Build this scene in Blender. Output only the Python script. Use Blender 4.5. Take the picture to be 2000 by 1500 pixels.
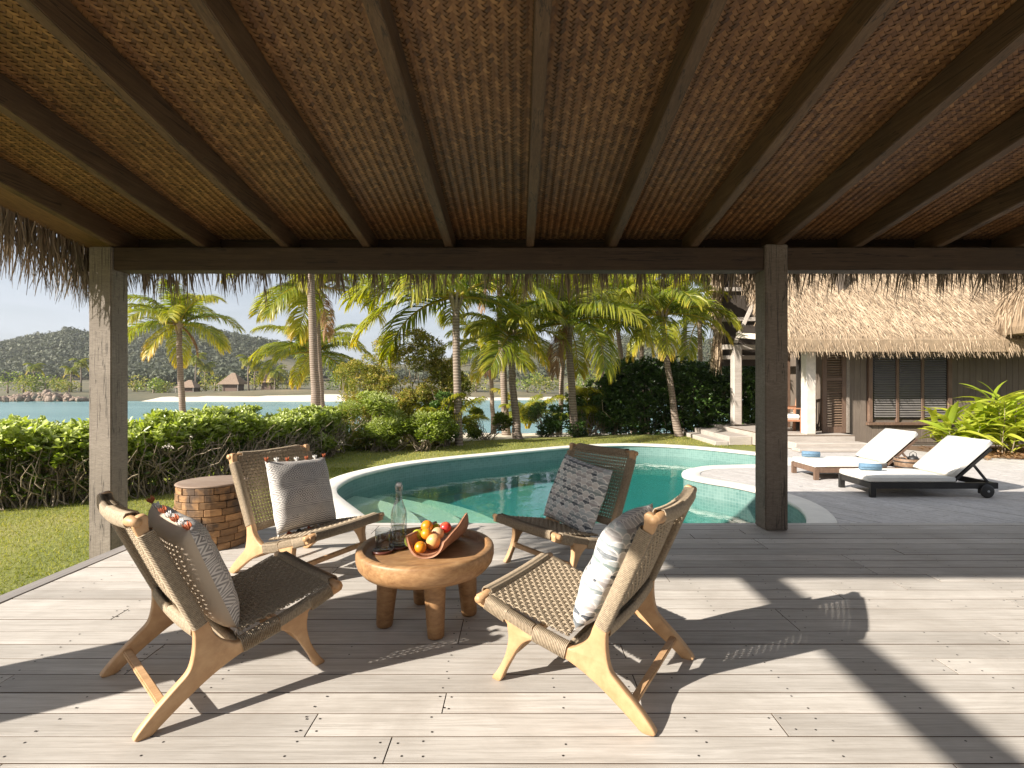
import bpy, bmesh, math, random
import numpy as np
from mathutils import Vector, Matrix, noise
from mathutils.geometry import tessellate_polygon
R = math.radians
random.seed(7); rng = np.random.default_rng(7)
S = bpy.context.scene
for o in list(bpy.data.objects): bpy.data.objects.remove(o)
COL = S.collection
# ---------------------------------------------------------------- camera, sky, sun, exposure
HC, FPX, CX, CY = 1.2, 1000.0, 1012.0, 750.0
cam = bpy.data.objects.new('camera', bpy.data.cameras.new('camera')); COL.objects.link(cam)
cam.location = (0, 0, HC); cam.rotation_euler = (R(90), 0, 0)
cam.data.sensor_width = 36; cam.data.lens = 18.0; cam.data.shift_x = -0.006
cam.data.clip_start = 0.05; cam.data.clip_end = 3000
S.camera = cam
SUN_AZ, SUN_EL = 30.5, 28.6            # the light travels towards +X and +Y
world = bpy.data.worlds.new('World'); S.world = world; world.use_nodes = True
S.view_settings.view_transform = 'Standard'; S.view_settings.look = 'None'
S.view_settings.gamma = 1; S.view_settings.use_curve_mapping = False
S.view_settings.exposure = 1.06
sun = bpy.data.objects.new('sun', bpy.data.lights.new('sun', 'SUN')); COL.objects.link(sun)
sun.data.energy = 5.0; sun.data.angle = R(0.5); sun.data.color = (1.0, 0.925, 0.83)
d = Vector((math.cos(R(SUN_AZ)) * math.cos(R(SUN_EL)), math.sin(R(SUN_AZ)) * math.cos(R(SUN_EL)), -math.sin(R(SUN_EL))))
sun.rotation_euler = d.to_track_quat('-Z', 'Y').to_euler()
def sky_world():
    nt = world.node_tree; nt.nodes.clear()
    out = nt.nodes.new('ShaderNodeOutputWorld'); bg = nt.nodes.new('ShaderNodeBackground')
    sk = nt.nodes.new('ShaderNodeTexSky'); sk.sky_type = 'NISHITA'; sk.sun_disc = False
    sk.sun_elevation = R(SUN_EL); sk.sun_rotation = R(270 - SUN_AZ); sk.air_density = 1.0; sk.dust_density = 2.0; sk.ozone_density = 1.0
    tc = nt.nodes.new('ShaderNodeTexCoord'); mp = nt.nodes.new('ShaderNodeMapping')
    mp.inputs['Scale'].default_value = (1.2, 1.2, 5.0); mp.inputs['Rotation'].default_value = (0.12, 0.1, 0.4)
    nz = nt.nodes.new('ShaderNodeTexNoise'); nz.inputs['Scale'].default_value = 1.7; nz.inputs['Detail'].default_value = 7
    nz.inputs['Roughness'].default_value = 0.58; nz.inputs['Distortion'].default_value = 0.6
    rp = nt.nodes.new('ShaderNodeValToRGB'); rp.color_ramp.elements[0].position = 0.36; rp.color_ramp.elements[0].color = (0.45,)*3 + (1,)
    rp.color_ramp.elements[1].position = 0.68; rp.color_ramp.elements[1].color = (0.85,)*3 + (1,)
    mx = nt.nodes.new('ShaderNodeMix'); mx.data_type = 'RGBA'
    mx.inputs[7].default_value = (8.0, 8.6, 9.6, 1)
    L = nt.links.new
    L(tc.outputs['Generated'], mp.inputs[0]); L(mp.outputs[0], nz.inputs[0]); L(nz.outputs[0], rp.inputs[0])
    L(rp.outputs[0], mx.inputs[0]); L(sk.outputs[0], mx.inputs[6]); L(mx.outputs[2], bg.inputs[0])
    bg.inputs[1].default_value = 0.050
    L(bg.outputs[0], out.inputs[0])
sky_world()
S.cycles.max_bounces = 8; S.cycles.transparent_max_bounces = 16; S.cycles.caustics_reflective = False; S.cycles.caustics_refractive = False
S.cycles.sample_clamp_indirect = 6.0
try: S.cycles.use_denoising = True
except Exception: pass

# ---------------------------------------------------------------- helpers
def at(px, py, Y): return Vector(((px - CX) / FPX * Y, Y, HC - (py - CY) / FPX * Y))
def onz(px, py, z):
    Y = (HC - z) / (py - CY) * FPX
    return Vector(((px - CX) / FPX * Y, Y, z))
class MB:
    def __init__(s): s.v = []; s.f = []; s.m = []; s.cur = 0
    def add(s, vs, fs):
        n = len(s.v); s.v += [tuple(v) for v in vs]
        for f in fs: s.f.append(tuple(n + i for i in f)); s.m.append(s.cur)
        return s
    def box(s, x0, x1, y0, y1, z0, z1):
        return s.add([(x0,y0,z0),(x1,y0,z0),(x1,y1,z0),(x0,y1,z0),(x0,y0,z1),(x1,y0,z1),(x1,y1,z1),(x0,y1,z1)],
                     [(0,3,2,1),(4,5,6,7),(0,1,5,4),(1,2,6,5),(2,3,7,6),(3,0,4,7)])
    def beam(s, a, b, w, h, up=(0,0,1)):
        a = Vector(a); b = Vector(b); d = (b - a).normalized(); u = Vector(up)
        r = d.cross(u).normalized(); u = r.cross(d)
        vs = []
        for p in (a, b):
            for (i, j) in ((-1,-1),(1,-1),(1,1),(-1,1)): vs.append(p + r * (i * w / 2) + u * (j * h / 2))
        return s.add(vs, [(0,1,2,3),(7,6,5,4),(0,4,5,1),(1,5,6,2),(2,6,7,3),(3,7,4,0)])
    def tube(s, pts, rad, n=6, cap=True, closed=False, squash=None):
        pts = [Vector(p) for p in pts]; k = len(pts)
        rs = rad if isinstance(rad, (list, tuple)) else [rad] * k
        ref = Vector((0, 0, 1)); vs = []; fs = []
        for i, p in enumerate(pts):
            if closed: d = pts[(i + 1) % k] - pts[i - 1]
            else: d = pts[min(i + 1, k - 1)] - pts[max(i - 1, 0)]
            d.normalize()
            if abs(d.dot(ref)) > 0.97: ref = Vector((1, 0, 0)) if abs(d.x) < 0.9 else Vector((0, 1, 0))
            a = d.cross(ref).normalized(); b = a.cross(d)
            for j in range(n):
                t = 2 * math.pi * j / n
                vs.append(p + (a * math.cos(t) + b * math.sin(t)) * rs[i])
        for i in range(k if closed else k - 1):
            for j in range(n):
                i2 = (i + 1) % k
                fs.append((i * n + j, i * n + (j + 1) % n, i2 * n + (j + 1) % n, i2 * n + j))
        if cap and not closed:
            fs.append(tuple(range(n))[::-1]); fs.append(tuple((k - 1) * n + j for j in range(n)))
        return s.add(vs, fs)
    def lathe(s, prof, n=32, c=(0,0,0)):
        vs = []; fs = []
        for (r, z) in prof:
            for j in range(n):
                t = 2 * math.pi * j / n; vs.append((c[0] + r * math.cos(t), c[1] + r * math.sin(t), c[2] + z))
        k = len(prof)
        for i in range(k - 1):
            for j in range(n): fs.append((i*n+j, i*n+(j+1)%n, (i+1)*n+(j+1)%n, (i+1)*n+j))
        if prof[0][0] > 1e-5: fs.append(tuple(range(n))[::-1])
        if prof[-1][0] > 1e-5: fs.append(tuple((k-1)*n + j for j in range(n)))
        return s.add(vs, fs)
    def mesh(s, name, smooth=False):
        me = bpy.data.meshes.new(name); me.from_pydata(s.v, [], s.f)
        if any(s.m): me.polygons.foreach_set('material_index', s.m)
        if smooth: me.polygons.foreach_set('use_smooth', [True] * len(s.f))
        me.validate(clean_customdata=False); me.update(); return me
def np_mesh(name, V, Q, tone=None, smooth=False):
    V = np.asarray(V, np.float32).reshape(-1, 3); Q = np.asarray(Q, np.int32); k = Q.shape[1]
    me = bpy.data.meshes.new(name)
    me.vertices.add(len(V)); me.vertices.foreach_set('co', V.ravel())
    me.loops.add(Q.size); me.loops.foreach_set('vertex_index', Q.ravel())
    me.polygons.add(len(Q)); me.polygons.foreach_set('loop_start', np.arange(0, Q.size, k, dtype=np.int32))
    try: me.polygons.foreach_set('loop_total', np.full(len(Q), k, np.int32))
    except Exception: pass
    if smooth: me.polygons.foreach_set('use_smooth', np.ones(len(Q), bool))
    if tone is not None:
        a = me.attributes.new('tone', 'FLOAT', 'POINT'); a.data.foreach_set('value', np.asarray(tone, np.float32))
    me.update(calc_edges=True); return me
def bevel_mesh(me, w, seg=2, angle=0.6):
    bm = bmesh.new(); bm.from_mesh(me)
    bmesh.ops.remove_doubles(bm, verts=bm.verts, dist=1e-5)
    es = [e for e in bm.edges if len(e.link_faces) == 2 and e.calc_face_angle(0) > angle]
    bmesh.ops.bevel(bm, geom=es, offset=w, segments=seg, affect='EDGES', clamp_overlap=True)
    bm.to_mesh(me); bm.free(); return me
def tag(o, label=None, cat=None, group=None, kind=None):
    if label: o['label'] = label
    if cat: o['category'] = cat
    if group: o['group'] = group
    if kind: o['kind'] = kind
    return o
def link(name, me, mat, parent=None, loc=(0,0,0), rot=(0,0,0), world=False, kind=None):
    o = bpy.data.objects.new(name, me); COL.objects.link(o)
    if mat is not None and me is not None and len(me.materials) == 0:
        for m in (mat if isinstance(mat, (list, tuple)) else [mat]): me.materials.append(m)
    o.location = loc; o.rotation_euler = rot
    if parent is not None:
        o.parent = parent
        if world:
            q = parent
            while q is not None: o.location = o.location - q.location; q = q.parent
    if kind: o['kind'] = kind
    return o
def empty(name, loc=(0,0,0), rz=0, label=None, cat=None, group=None, kind=None):
    o = bpy.data.objects.new(name, None); COL.objects.link(o); o.location = loc; o.rotation_euler = (0,0,rz)
    return tag(o, label, cat, group, kind)
def copy_tree(o, parent=None):
    c = o.copy(); COL.objects.link(c)
    if parent is not None: c.parent = parent
    for ch in list(o.children): copy_tree(ch, c)
    return c

# ---------------------------------------------------------------- materials
def new_mat(name):
    m = bpy.data.materials.new(name); m.use_nodes = True; nt = m.node_tree; nt.nodes.clear()
    out = nt.nodes.new('ShaderNodeOutputMaterial'); b = nt.nodes.new('ShaderNodeBsdfPrincipled')
    nt.links.new(b.outputs[0], out.inputs[0]); return m, nt, b, out
def mth(nt, op, a, b=None, c=None):
    n = nt.nodes.new('ShaderNodeMath'); n.operation = op
    for i, x in enumerate((a, b, c)):
        if x is None: continue
        if isinstance(x, (int, float)): n.inputs[i].default_value = x
        else: nt.links.new(x, n.inputs[i])
    return n.outputs[0]
def mixc(nt, f, a, b, mode='MIX'):
    n = nt.nodes.new('ShaderNodeMix'); n.data_type = 'RGBA'; n.blend_type = mode
    for sock, x in ((n.inputs[0], f), (n.inputs[6], a), (n.inputs[7], b)):
        if isinstance(x, (int, float)): sock.default_value = x
        elif isinstance(x, tuple): sock.default_value = x + ((1,) if len(x) == 3 else ())
        else: nt.links.new(x, sock)
    return n.outputs[2]
def ramp(nt, f, stops, interp='LINEAR'):
    n = nt.nodes.new('ShaderNodeValToRGB'); cr = n.color_ramp; cr.interpolation = interp
    while len(cr.elements) > 1: cr.elements.remove(cr.elements[-1])
    for i, (p, c) in enumerate(stops):
        e = cr.elements[0] if i == 0 else cr.elements.new(p)
        e.position = p; e.color = tuple(c) + (1,) if not isinstance(c, (int, float)) else (c, c, c, 1)
    nt.links.new(f, n.inputs[0]); return n.outputs[0]
def coords(nt, scale=(1,1,1), kind='Object', rnd=0.0, rot=(0,0,0)):
    tc = nt.nodes.new('ShaderNodeTexCoord'); mp = nt.nodes.new('ShaderNodeMapping')
    mp.inputs['Scale'].default_value = scale; mp.inputs['Rotation'].default_value = rot
    nt.links.new(tc.outputs[kind], mp.inputs[0])
    if rnd:
        oi = nt.nodes.new('ShaderNodeObjectInfo'); c = nt.nodes.new('ShaderNodeCombineXYZ')
        r = mth(nt, 'MULTIPLY', oi.outputs['Random'], rnd)
        for i in range(3): nt.links.new(r, c.inputs[i])
        nt.links.new(c.outputs[0], mp.inputs['Location'])
    return mp.outputs[0]
def noise_tex(nt, vec, scale, detail=5, rough=0.6, dist=0.0):
    n = nt.nodes.new('ShaderNodeTexNoise'); n.inputs['Scale'].default_value = scale; n.inputs['Detail'].default_value = detail
    n.inputs['Roughness'].default_value = rough; n.inputs['Distortion'].default_value = dist
    if vec is not None: nt.links.new(vec, n.inputs['Vector'])
    return n.outputs[0]
def bump(nt, b, h, strength=0.3, dist=0.01):
    n = nt.nodes.new('ShaderNodeBump'); n.inputs['Strength'].default_value = strength; n.inputs['Distance'].default_value = dist
    nt.links.new(h, n.inputs['Height']); nt.links.new(n.outputs[0], b.inputs['Normal']); return n
def wood(name, c1, c2, c3=None, stretch=(1.5, 22, 22), rough=0.6, rnd=7.0, vary=0.25, bstr=0.25, crack=None):
    m, nt, b, out = new_mat(name)
    v = coords(nt, stretch, rnd=rnd)
    g = noise_tex(nt, v, 2.2, 8, 0.65, 0.8)
    fine = noise_tex(nt, v, 9.0, 4, 0.6)
    f = mth(nt, 'ADD', mth(nt, 'MULTIPLY', g, 0.65), mth(nt, 'MULTIPLY', fine, 0.35))
    col = ramp(nt, f, [(0.34, c1), (0.52, c2), (0.68, c3 or c2)])
    big = noise_tex(nt, coords(nt, (1.3, 2.5, 2.5), rnd=rnd * 1.7), 1.6, 4, 0.6)
    col = mixc(nt, ramp(nt, big, [(0.35, 0.0), (0.7, 0.55)]), col, c1)
    if crack:
        cn = noise_tex(nt, coords(nt, crack, rnd=rnd * .6), 1.0, 4, 0.55, 0.4); sel = noise_tex(nt, coords(nt, (1.1, 1.1, 1.1), rnd=rnd), 1.5, 2)
        line = mth(nt, 'MULTIPLY', mth(nt, 'LESS_THAN', mth(nt, 'ABSOLUTE', mth(nt, 'SUBTRACT', cn, 0.5)), 0.011), mth(nt, 'GREATER_THAN', sel, 0.47))
        col = mixc(nt, mth(nt, 'MULTIPLY', line, 0.75), col, tuple(x * .3 for x in c1))
    oi = nt.nodes.new('ShaderNodeObjectInfo')
    hs = nt.nodes.new('ShaderNodeHueSaturation'); nt.links.new(col, hs.inputs['Color'])
    nt.links.new(mth(nt, 'ADD', mth(nt, 'MULTIPLY', oi.outputs['Random'], vary), 1 - vary * 0.5), hs.inputs['Value'])
    nt.links.new(hs.outputs[0], b.inputs['Base Color'])
    b.inputs['Roughness'].default_value = rough
    bump(nt, b, f, bstr, 0.004)
    return m
def plain(name, c, rough=0.6, var=0.12, scale=6, metallic=0, spec=None, bstr=0.0, bscale=40, coat=0):
    m, nt, b, out = new_mat(name)
    v = coords(nt)
    n = noise_tex(nt, v, scale, 5, 0.6)
    dk = tuple(x * (1 - var) for x in c); lt = tuple(min(1, x * (1 + var)) for x in c)
    nt.links.new(ramp(nt, n, [(0.3, dk), (0.7, lt)]), b.inputs['Base Color'])
    b.inputs['Roughness'].default_value = rough; b.inputs['Metallic'].default_value = metallic
    if coat: b.inputs['Coat Weight'].default_value = coat
    if bstr: bump(nt, b, noise_tex(nt, v, bscale, 4), bstr, 0.01)
    return m
def leafmat(name, stops, trans=0.4, rough=0.42, patch=0.0):
    m, nt, b, out = new_mat(name)
    a = nt.nodes.new('ShaderNodeAttribute'); a.attribute_name = 'tone'
    f = a.outputs['Fac']
    if patch:
        f = mth(nt, 'ADD', f, mth(nt, 'MULTIPLY', mth(nt, 'SUBTRACT', noise_tex(nt, coords(nt), 0.9, 3), 0.5), patch))
    col = ramp(nt, f, stops)
    nt.links.new(col, b.inputs['Base Color']); b.inputs['Roughness'].default_value = rough
    t = nt.nodes.new('ShaderNodeBsdfTranslucent')
    hs = nt.nodes.new('ShaderNodeHueSaturation'); hs.inputs['Saturation'].default_value = 1.1; hs.inputs['Value'].default_value = 1.5
    nt.links.new(col, hs.inputs['Color']); nt.links.new(hs.outputs[0], t.inputs[0])
    mx = nt.nodes.new('ShaderNodeMixShader'); mx.inputs[0].default_value = trans
    nt.links.new(b.outputs[0], mx.inputs[1]); nt.links.new(t.outputs[0], mx.inputs[2]); nt.links.new(mx.outputs[0], out.inputs[0])
    return m
def tonemat(name, stops, rough=0.7, bstr=0.0):
    m, nt, b, out = new_mat(name)
    a = nt.nodes.new('ShaderNodeAttribute'); a.attribute_name = 'tone'
    col = ramp(nt, a.outputs['Fac'], stops)
    n = noise_tex(nt, coords(nt), 1.3, 4)
    col = mixc(nt, ramp(nt, n, [(0.35, 0.0), (0.7, 0.35)]), col, stops[0][1])
    nt.links.new(col, b.inputs['Base Color']); b.inputs['Roughness'].default_value = rough
    if bstr: bump(nt, b, noise_tex(nt, coords(nt, (60, 60, 60)), 3, 3), bstr, 0.003)
    return m
M = {}
M['deck'] = wood('weathered_deck', (0.36, 0.33, 0.29), (0.545, 0.508, 0.458), (0.65, 0.618, 0.57), (0.9, 26, 26), 0.72, 9.0, 0.30, 0.4)
def stain(m, c, lo, hi, amt, scale):
    nt = m.node_tree; b = [n for n in nt.nodes if n.type == 'BSDF_PRINCIPLED'][0]; src = b.inputs['Base Color'].links[0].from_socket
    geo = nt.nodes.new('ShaderNodeNewGeometry'); n = noise_tex(nt, geo.outputs['Position'], scale, 7, 0.65, 0.6)
    nt.links.new(mixc(nt, ramp(nt, n, [(lo, 0.0), (hi, amt)]), src, c), b.inputs['Base Color'])
stain(M['deck'], (0.30, 0.265, 0.225), 0.46, 0.74, 0.5, 1.7)
M['plank_side'] = wood('dark_plank_side', (0.10, 0.07, 0.047), (0.155, 0.112, 0.077), (0.20, 0.15, 0.105), (0.9, 26, 26), 0.85, 9.0, 0.3, 0.3)  # darker brown for the vertical faces of the boards, so seams read dark
M['edge'] = wood('grey_edge_board', (0.20, 0.185, 0.17), (0.29, 0.265, 0.245), (0.35, 0.325, 0.30), (26, 0.9, 26), 0.75, 3.0, 0.1, 0.35)
M['pooldeck'] = wood('silver_deck', (0.36, 0.335, 0.31), (0.50, 0.47, 0.445), (0.60, 0.57, 0.54), (5, 5, 5), 0.75, 5.0, 0.12, 0.2)
M['post'] = wood('sawn_post', (0.17, 0.14, 0.112), (0.285, 0.242, 0.198), (0.37, 0.32, 0.268), (9, 9, 45), 0.8, 5.0, 0.1, 0.6, (22, 22, .7))
M['post_shaded'] = wood('sawn_post_shaded', (0.12, 0.095, 0.07), (0.20, 0.16, 0.125), (0.27, 0.225, 0.18), (9, 9, 30), 0.75, 5.0, 0.1, 0.5, (22, 22, .7))  # same sawn wood as the lit post, with shade put into its colour
M['beam'] = wood('dark_beam', (0.038, 0.021, 0.010), (0.07, 0.041, 0.021), (0.105, 0.064, 0.034), (1.0, 18, 18), 0.7, 5.0, 0.15, 0.4, (.6, 24, 24))
M['rafter'] = wood('dark_rafter', (0.06, 0.032, 0.014), (0.108, 0.062, 0.029), (0.16, 0.098, 0.05), (18, 1.0, 18), 0.7, 5.0, 0.25, 0.4, (24, .6, 24))
M['teak'] = wood('teak', (0.42, 0.235, 0.11), (0.56, 0.345, 0.175), (0.66, 0.43, 0.235), (3, 14, 3), 0.5, 3.0, 0.08, 0.12)
M['table'] = wood('suar_wood', (0.21, 0.105, 0.042), (0.37, 0.205, 0.088), (0.50, 0.305, 0.145), (3.5, 10, 10), 0.5, 3.0, 0.05, 0.12)
M['bark'] = wood('reddish_wood', (0.25, 0.11, 0.06), (0.42, 0.20, 0.11), (0.5, 0.27, 0.16), (14, 14, 2), 0.6, 3.0, 0.05, 0.3)
def block_mat():
    m = wood('block_wood', (0.16, 0.085, 0.04), (0.36, 0.20, 0.085), (0.50, 0.30, 0.135), (3, 3, 16), 0.6, 11.0, 0.8, 0.5)
    nt = m.node_tree; b = [n for n in nt.nodes if n.type == 'BSDF_PRINCIPLED'][0]
    src = b.inputs['Base Color'].links[0].from_socket
    geo = nt.nodes.new('ShaderNodeNewGeometry')
    n = noise_tex(nt, geo.outputs['Position'], 5.5, 4, 0.6, 0.5)
    nt.links.new(mixc(nt, ramp(nt, n, [(0.5, 0.0), (0.62, 0.85)]), src, (0.055, 0.036, 0.026)), b.inputs['Base Color'])
    return m
M['block'] = block_mat()
M['rope'] = plain('rope', (0.36, 0.285, 0.195), 0.75, 0.3, 110)
M['coping'] = plain('cream_coping', (0.74, 0.70, 0.62), 0.7, 0.08, 5, bstr=0.15, bscale=90)
M['charcoal'] = plain('black_frame', (0.02, 0.018, 0.016), 0.5, 0.3)
M['white'] = plain('canvas', (0.80, 0.77, 0.70), 0.85, 0.05, 5, bstr=0.1, bscale=20)
M['towel'] = plain('blue_towel', (0.12, 0.21, 0.30), 0.95, 0.15, 30, bstr=0.5, bscale=200)
M['darkwood'] = wood('brown_timber', (0.10, 0.06, 0.04), (0.17, 0.105, 0.07), (0.23, 0.15, 0.1), (14, 14, 1.5), 0.6, 5.0, 0.15, 0.3)
M['wall'] = wood('brown_board', (0.12, 0.094, 0.072), (0.16, 0.127, 0.099), (0.19, 0.153, 0.12), (16, 16, 0.8), 0.75, 5.0, 0.14, 0.25)
M['step'] = wood('grey_step', (0.33, 0.29, 0.25), (0.46, 0.41, 0.36), (0.55, 0.5, 0.44), (1, 16, 16), 0.75, 5.0, 0.14, 0.25)
M['whitepost'] = plain('pale_post', (0.62, 0.56, 0.48), 0.7, 0.15, 8, bstr=0.2)
M['screw'] = plain('screw', (0.05, 0.045, 0.04), 0.5, 0.2, 20, 0.5)
M['sand'] = plain('sand', (0.66, 0.58, 0.46), 0.95, 0.12, 1.2, bstr=0.2, bscale=8)
M['rock'] = plain('rock', (0.27, 0.20, 0.15), 0.9, 0.4, 1.5, bstr=0.6, bscale=4)
M['thatch'] = tonemat('thatch', [(0.0, (0.26, 0.185, 0.115)), (0.5, (0.42, 0.315, 0.208)), (1.0, (0.55, 0.43, 0.30))], 0.85)
M['fringe'] = tonemat('thatch_fringe', [(0.0, (0.12, 0.088, 0.058)), (0.5, (0.29, 0.22, 0.15)), (1.0, (0.50, 0.39, 0.275))], 0.8)
M['bamboo'] = tonemat('woven_bamboo', [(0.0, (0.075, 0.031, 0.009)), (0.5, (0.205, 0.096, 0.031)), (1.0, (0.37, 0.195, 0.072))], 0.5)
M['hedge'] = leafmat('hedge_leaf', [(0.0, (0.05, 0.085, 0.014)), (0.4, (0.15, 0.21, 0.028)), (0.75, (0.34, 0.40, 0.065)), (1.0, (0.56, 0.60, 0.28))], 0.42, 0.3)
M['shrub'] = leafmat('shrub_leaf', [(0.0, (0.075, 0.10, 0.018)), (0.5, (0.19, 0.22, 0.04)), (0.85, (0.38, 0.36, 0.075)), (1.0, (0.48, 0.36, 0.11))], 0.4, 0.5)
M['dark_leaf'] = leafmat('dark_leaf', [(0.0, (0.022, 0.048, 0.01)), (0.6, (0.055, 0.11, 0.02)), (1.0, (0.14, 0.23, 0.05))], 0.25, 0.35)
M['frond'] = leafmat('palm_frond', [(0.0, (0.05, 0.09, 0.012)), (0.35, (0.15, 0.20, 0.022)), (0.7, (0.38, 0.36, 0.035)), (1.0, (0.58, 0.40, 0.06))], 0.45, 0.4)
M['dryfrond'] = leafmat('dry_frond', [(0.0, (0.22, 0.12, 0.05)), (1.0, (0.40, 0.25, 0.13))], 0.3, 0.6)
M['ginger'] = leafmat('ginger_leaf', [(0.0, (0.14, 0.22, 0.02)), (0.5, (0.32, 0.40, 0.04)), (1.0, (0.52, 0.52, 0.08))], 0.4, 0.4)
M['grass'] = leafmat('grass', [(0.0, (0.15, 0.18, 0.024)), (0.6, (0.33, 0.335, 0.055)), (1.0, (0.50, 0.43, 0.13))], 0.4, 0.6, 0.5)
M['forest'] = leafmat('forest', [(0.0, (0.05, 0.062, 0.034)), (0.6, (0.088, 0.098, 0.054)), (1.0, (0.15, 0.15, 0.085))], 0.2, 0.7)
M['stem'] = plain('stem', (0.30, 0.235, 0.17), 0.85, 0.3, 12)
def trunk_mat():
    m, nt, b, out = new_mat('palm_trunk')
    v = coords(nt, (1, 1, 1), rnd=3.0)
    w = nt.nodes.new('ShaderNodeTexWave'); w.wave_type = 'BANDS'; w.bands_direction = 'Z'; w.inputs['Scale'].default_value = 4.2
    w.inputs['Distortion'].default_value = 2.0; w.inputs['Detail'].default_value = 3; nt.links.new(v, w.inputs[0])
    n = noise_tex(nt, v, 5, 5)
    f = mth(nt, 'ADD', mth(nt, 'MULTIPLY', w.outputs[1], 0.5), mth(nt, 'MULTIPLY', n, 0.5))
    nt.links.new(ramp(nt, f, [(0.2, (0.15, 0.11, 0.08)), (0.55, (0.23, 0.18, 0.14)), (0.85, (0.31, 0.25, 0.20))]), b.inputs['Base Color'])
    b.inputs['Roughness'].default_value = 0.85; bump(nt, b, f, 0.6, 0.03); return m
M['trunk'] = trunk_mat()
def lawn_mat():
    m, nt, b, out = new_mat('lawn')
    v = coords(nt)
    n = noise_tex(nt, v, 0.9, 6, 0.65); f2 = noise_tex(nt, v, 30, 3)
    f = mth(nt, 'ADD', mth(nt, 'MULTIPLY', n, 0.7), mth(nt, 'MULTIPLY', f2, 0.3))
    nt.links.new(ramp(nt, f, [(0.3, (0.10, 0.125, 0.02)), (0.5, (0.19, 0.20, 0.04)), (0.72, (0.32, 0.27, 0.10))]), b.inputs['Base Color'])
    b.inputs['Roughness'].default_value = 0.95; bump(nt, b, f2, 0.6, 0.03); return m
M['lawn'] = lawn_mat()
def hill_mat():
    m, nt, b, out = new_mat('hill_ground')
    n = noise_tex(nt, coords(nt), 0.03, 7, 0.65)
    nt.links.new(ramp(nt, n, [(0.35, (0.055, 0.06, 0.032)), (0.52, (0.12, 0.105, 0.055)), (0.7, (0.22, 0.17, 0.095))]), b.inputs['Base Color'])
    b.inputs['Roughness'].default_value = 1.0; return m
M['hill'] = hill_mat()
def sea_mat():
    m, nt, b, out = new_mat('sea')
    v = coords(nt, (0.25, 1.0, 1.0))
    n = noise_tex(nt, v, 1.1, 6, 0.65)
    big = noise_tex(nt, coords(nt, (0.01, 0.05, 1)), 1.0, 3)
    nt.links.new(ramp(nt, big, [(0.35, (0.10, 0.21, 0.21)), (0.65, (0.16, 0.29, 0.28))]), b.inputs['Base Color'])
    b.inputs['Roughness'].default_value = 0.25; b.inputs['IOR'].default_value = 1.33
    bump(nt, b, n, 0.6, 0.25); return m
M['sea'] = sea_mat()
def tile_mat(name, c1, c2, grout):
    m, nt, b, out = new_mat(name)
    tc = nt.nodes.new('ShaderNodeTexCoord')
    br = nt.nodes.new('ShaderNodeTexBrick'); br.offset = 0; br.inputs['Scale'].default_value = 1.0
    br.inputs['Brick Width'].default_value = 0.05; br.inputs['Row Height'].default_value = 0.05; br.inputs['Mortar Size'].default_value = 0.003
    br.inputs['Color1'].default_value = c1 + (1,); br.inputs['Color2'].default_value = c2 + (1,); br.inputs['Mortar'].default_value = grout + (1,)
    nt.links.new(tc.outputs['UV'], br.inputs[0])
    n = noise_tex(nt, tc.outputs['Object'], 2.5, 5)
    col = mixc(nt, ramp(nt, n, [(0.35, 0.0), (0.7, 0.4)]), br.outputs[0], grout)
    nt.links.new(col, b.inputs['Base Color']); b.inputs['Roughness'].default_value = 0.3
    return m
M['tile'] = tile_mat('pool_tile', (0.10, 0.20, 0.18), (0.15, 0.26, 0.235), (0.21, 0.31, 0.275))
M['pool_floor'] = tile_mat('pool_floor', (0.045, 0.205, 0.20), (0.065, 0.25, 0.24), (0.09, 0.26, 0.25))
M['pool_step'] = tile_mat('pool_step', (0.36, 0.50, 0.38), (0.43, 0.56, 0.43), (0.40, 0.52, 0.41))
def water_mat():
    m, nt, b, out = new_mat('pool_water'); nt.nodes.remove(b)
    fr = nt.nodes.new('ShaderNodeLayerWeight'); fr.inputs[0].default_value = 0.5      # Schlick, the same from both sides
    ff = mth(nt, 'ADD', mth(nt, 'MULTIPLY', mth(nt, 'POWER', fr.outputs[1], 5.0), 0.98), 0.02)
    gl = nt.nodes.new('ShaderNodeBsdfGlossy'); gl.inputs['Roughness'].default_value = 0.015
    tr = nt.nodes.new('ShaderNodeBsdfTransparent'); tr.inputs[0].default_value = (0.93, 0.98, 0.97, 1)
    mx = nt.nodes.new('ShaderNodeMixShader'); nt.links.new(ff, mx.inputs[0]); nt.links.new(tr.outputs[0], mx.inputs[1]); nt.links.new(gl.outputs[0], mx.inputs[2])
    nt.links.new(mx.outputs[0], out.inputs[0])
    bp = nt.nodes.new('ShaderNodeBump'); bp.inputs['Strength'].default_value = 0.16; bp.inputs['Distance'].default_value = 0.05
    nt.links.new(noise_tex(nt, coords(nt, (1, 1, 1)), 2.0, 4, 0.55, 0.5), bp.inputs['Height'])
    nt.links.new(bp.outputs[0], gl.inputs['Normal']); nt.links.new(bp.outputs[0], fr.inputs['Normal'])
    va = nt.nodes.new('ShaderNodeVolumeAbsorption'); va.inputs[0].default_value = (0.08, 0.80, 0.74, 1); va.inputs[1].default_value = 0.32
    nt.links.new(va.outputs[0], out.inputs[1]); return m
M['water'] = water_mat()
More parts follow.
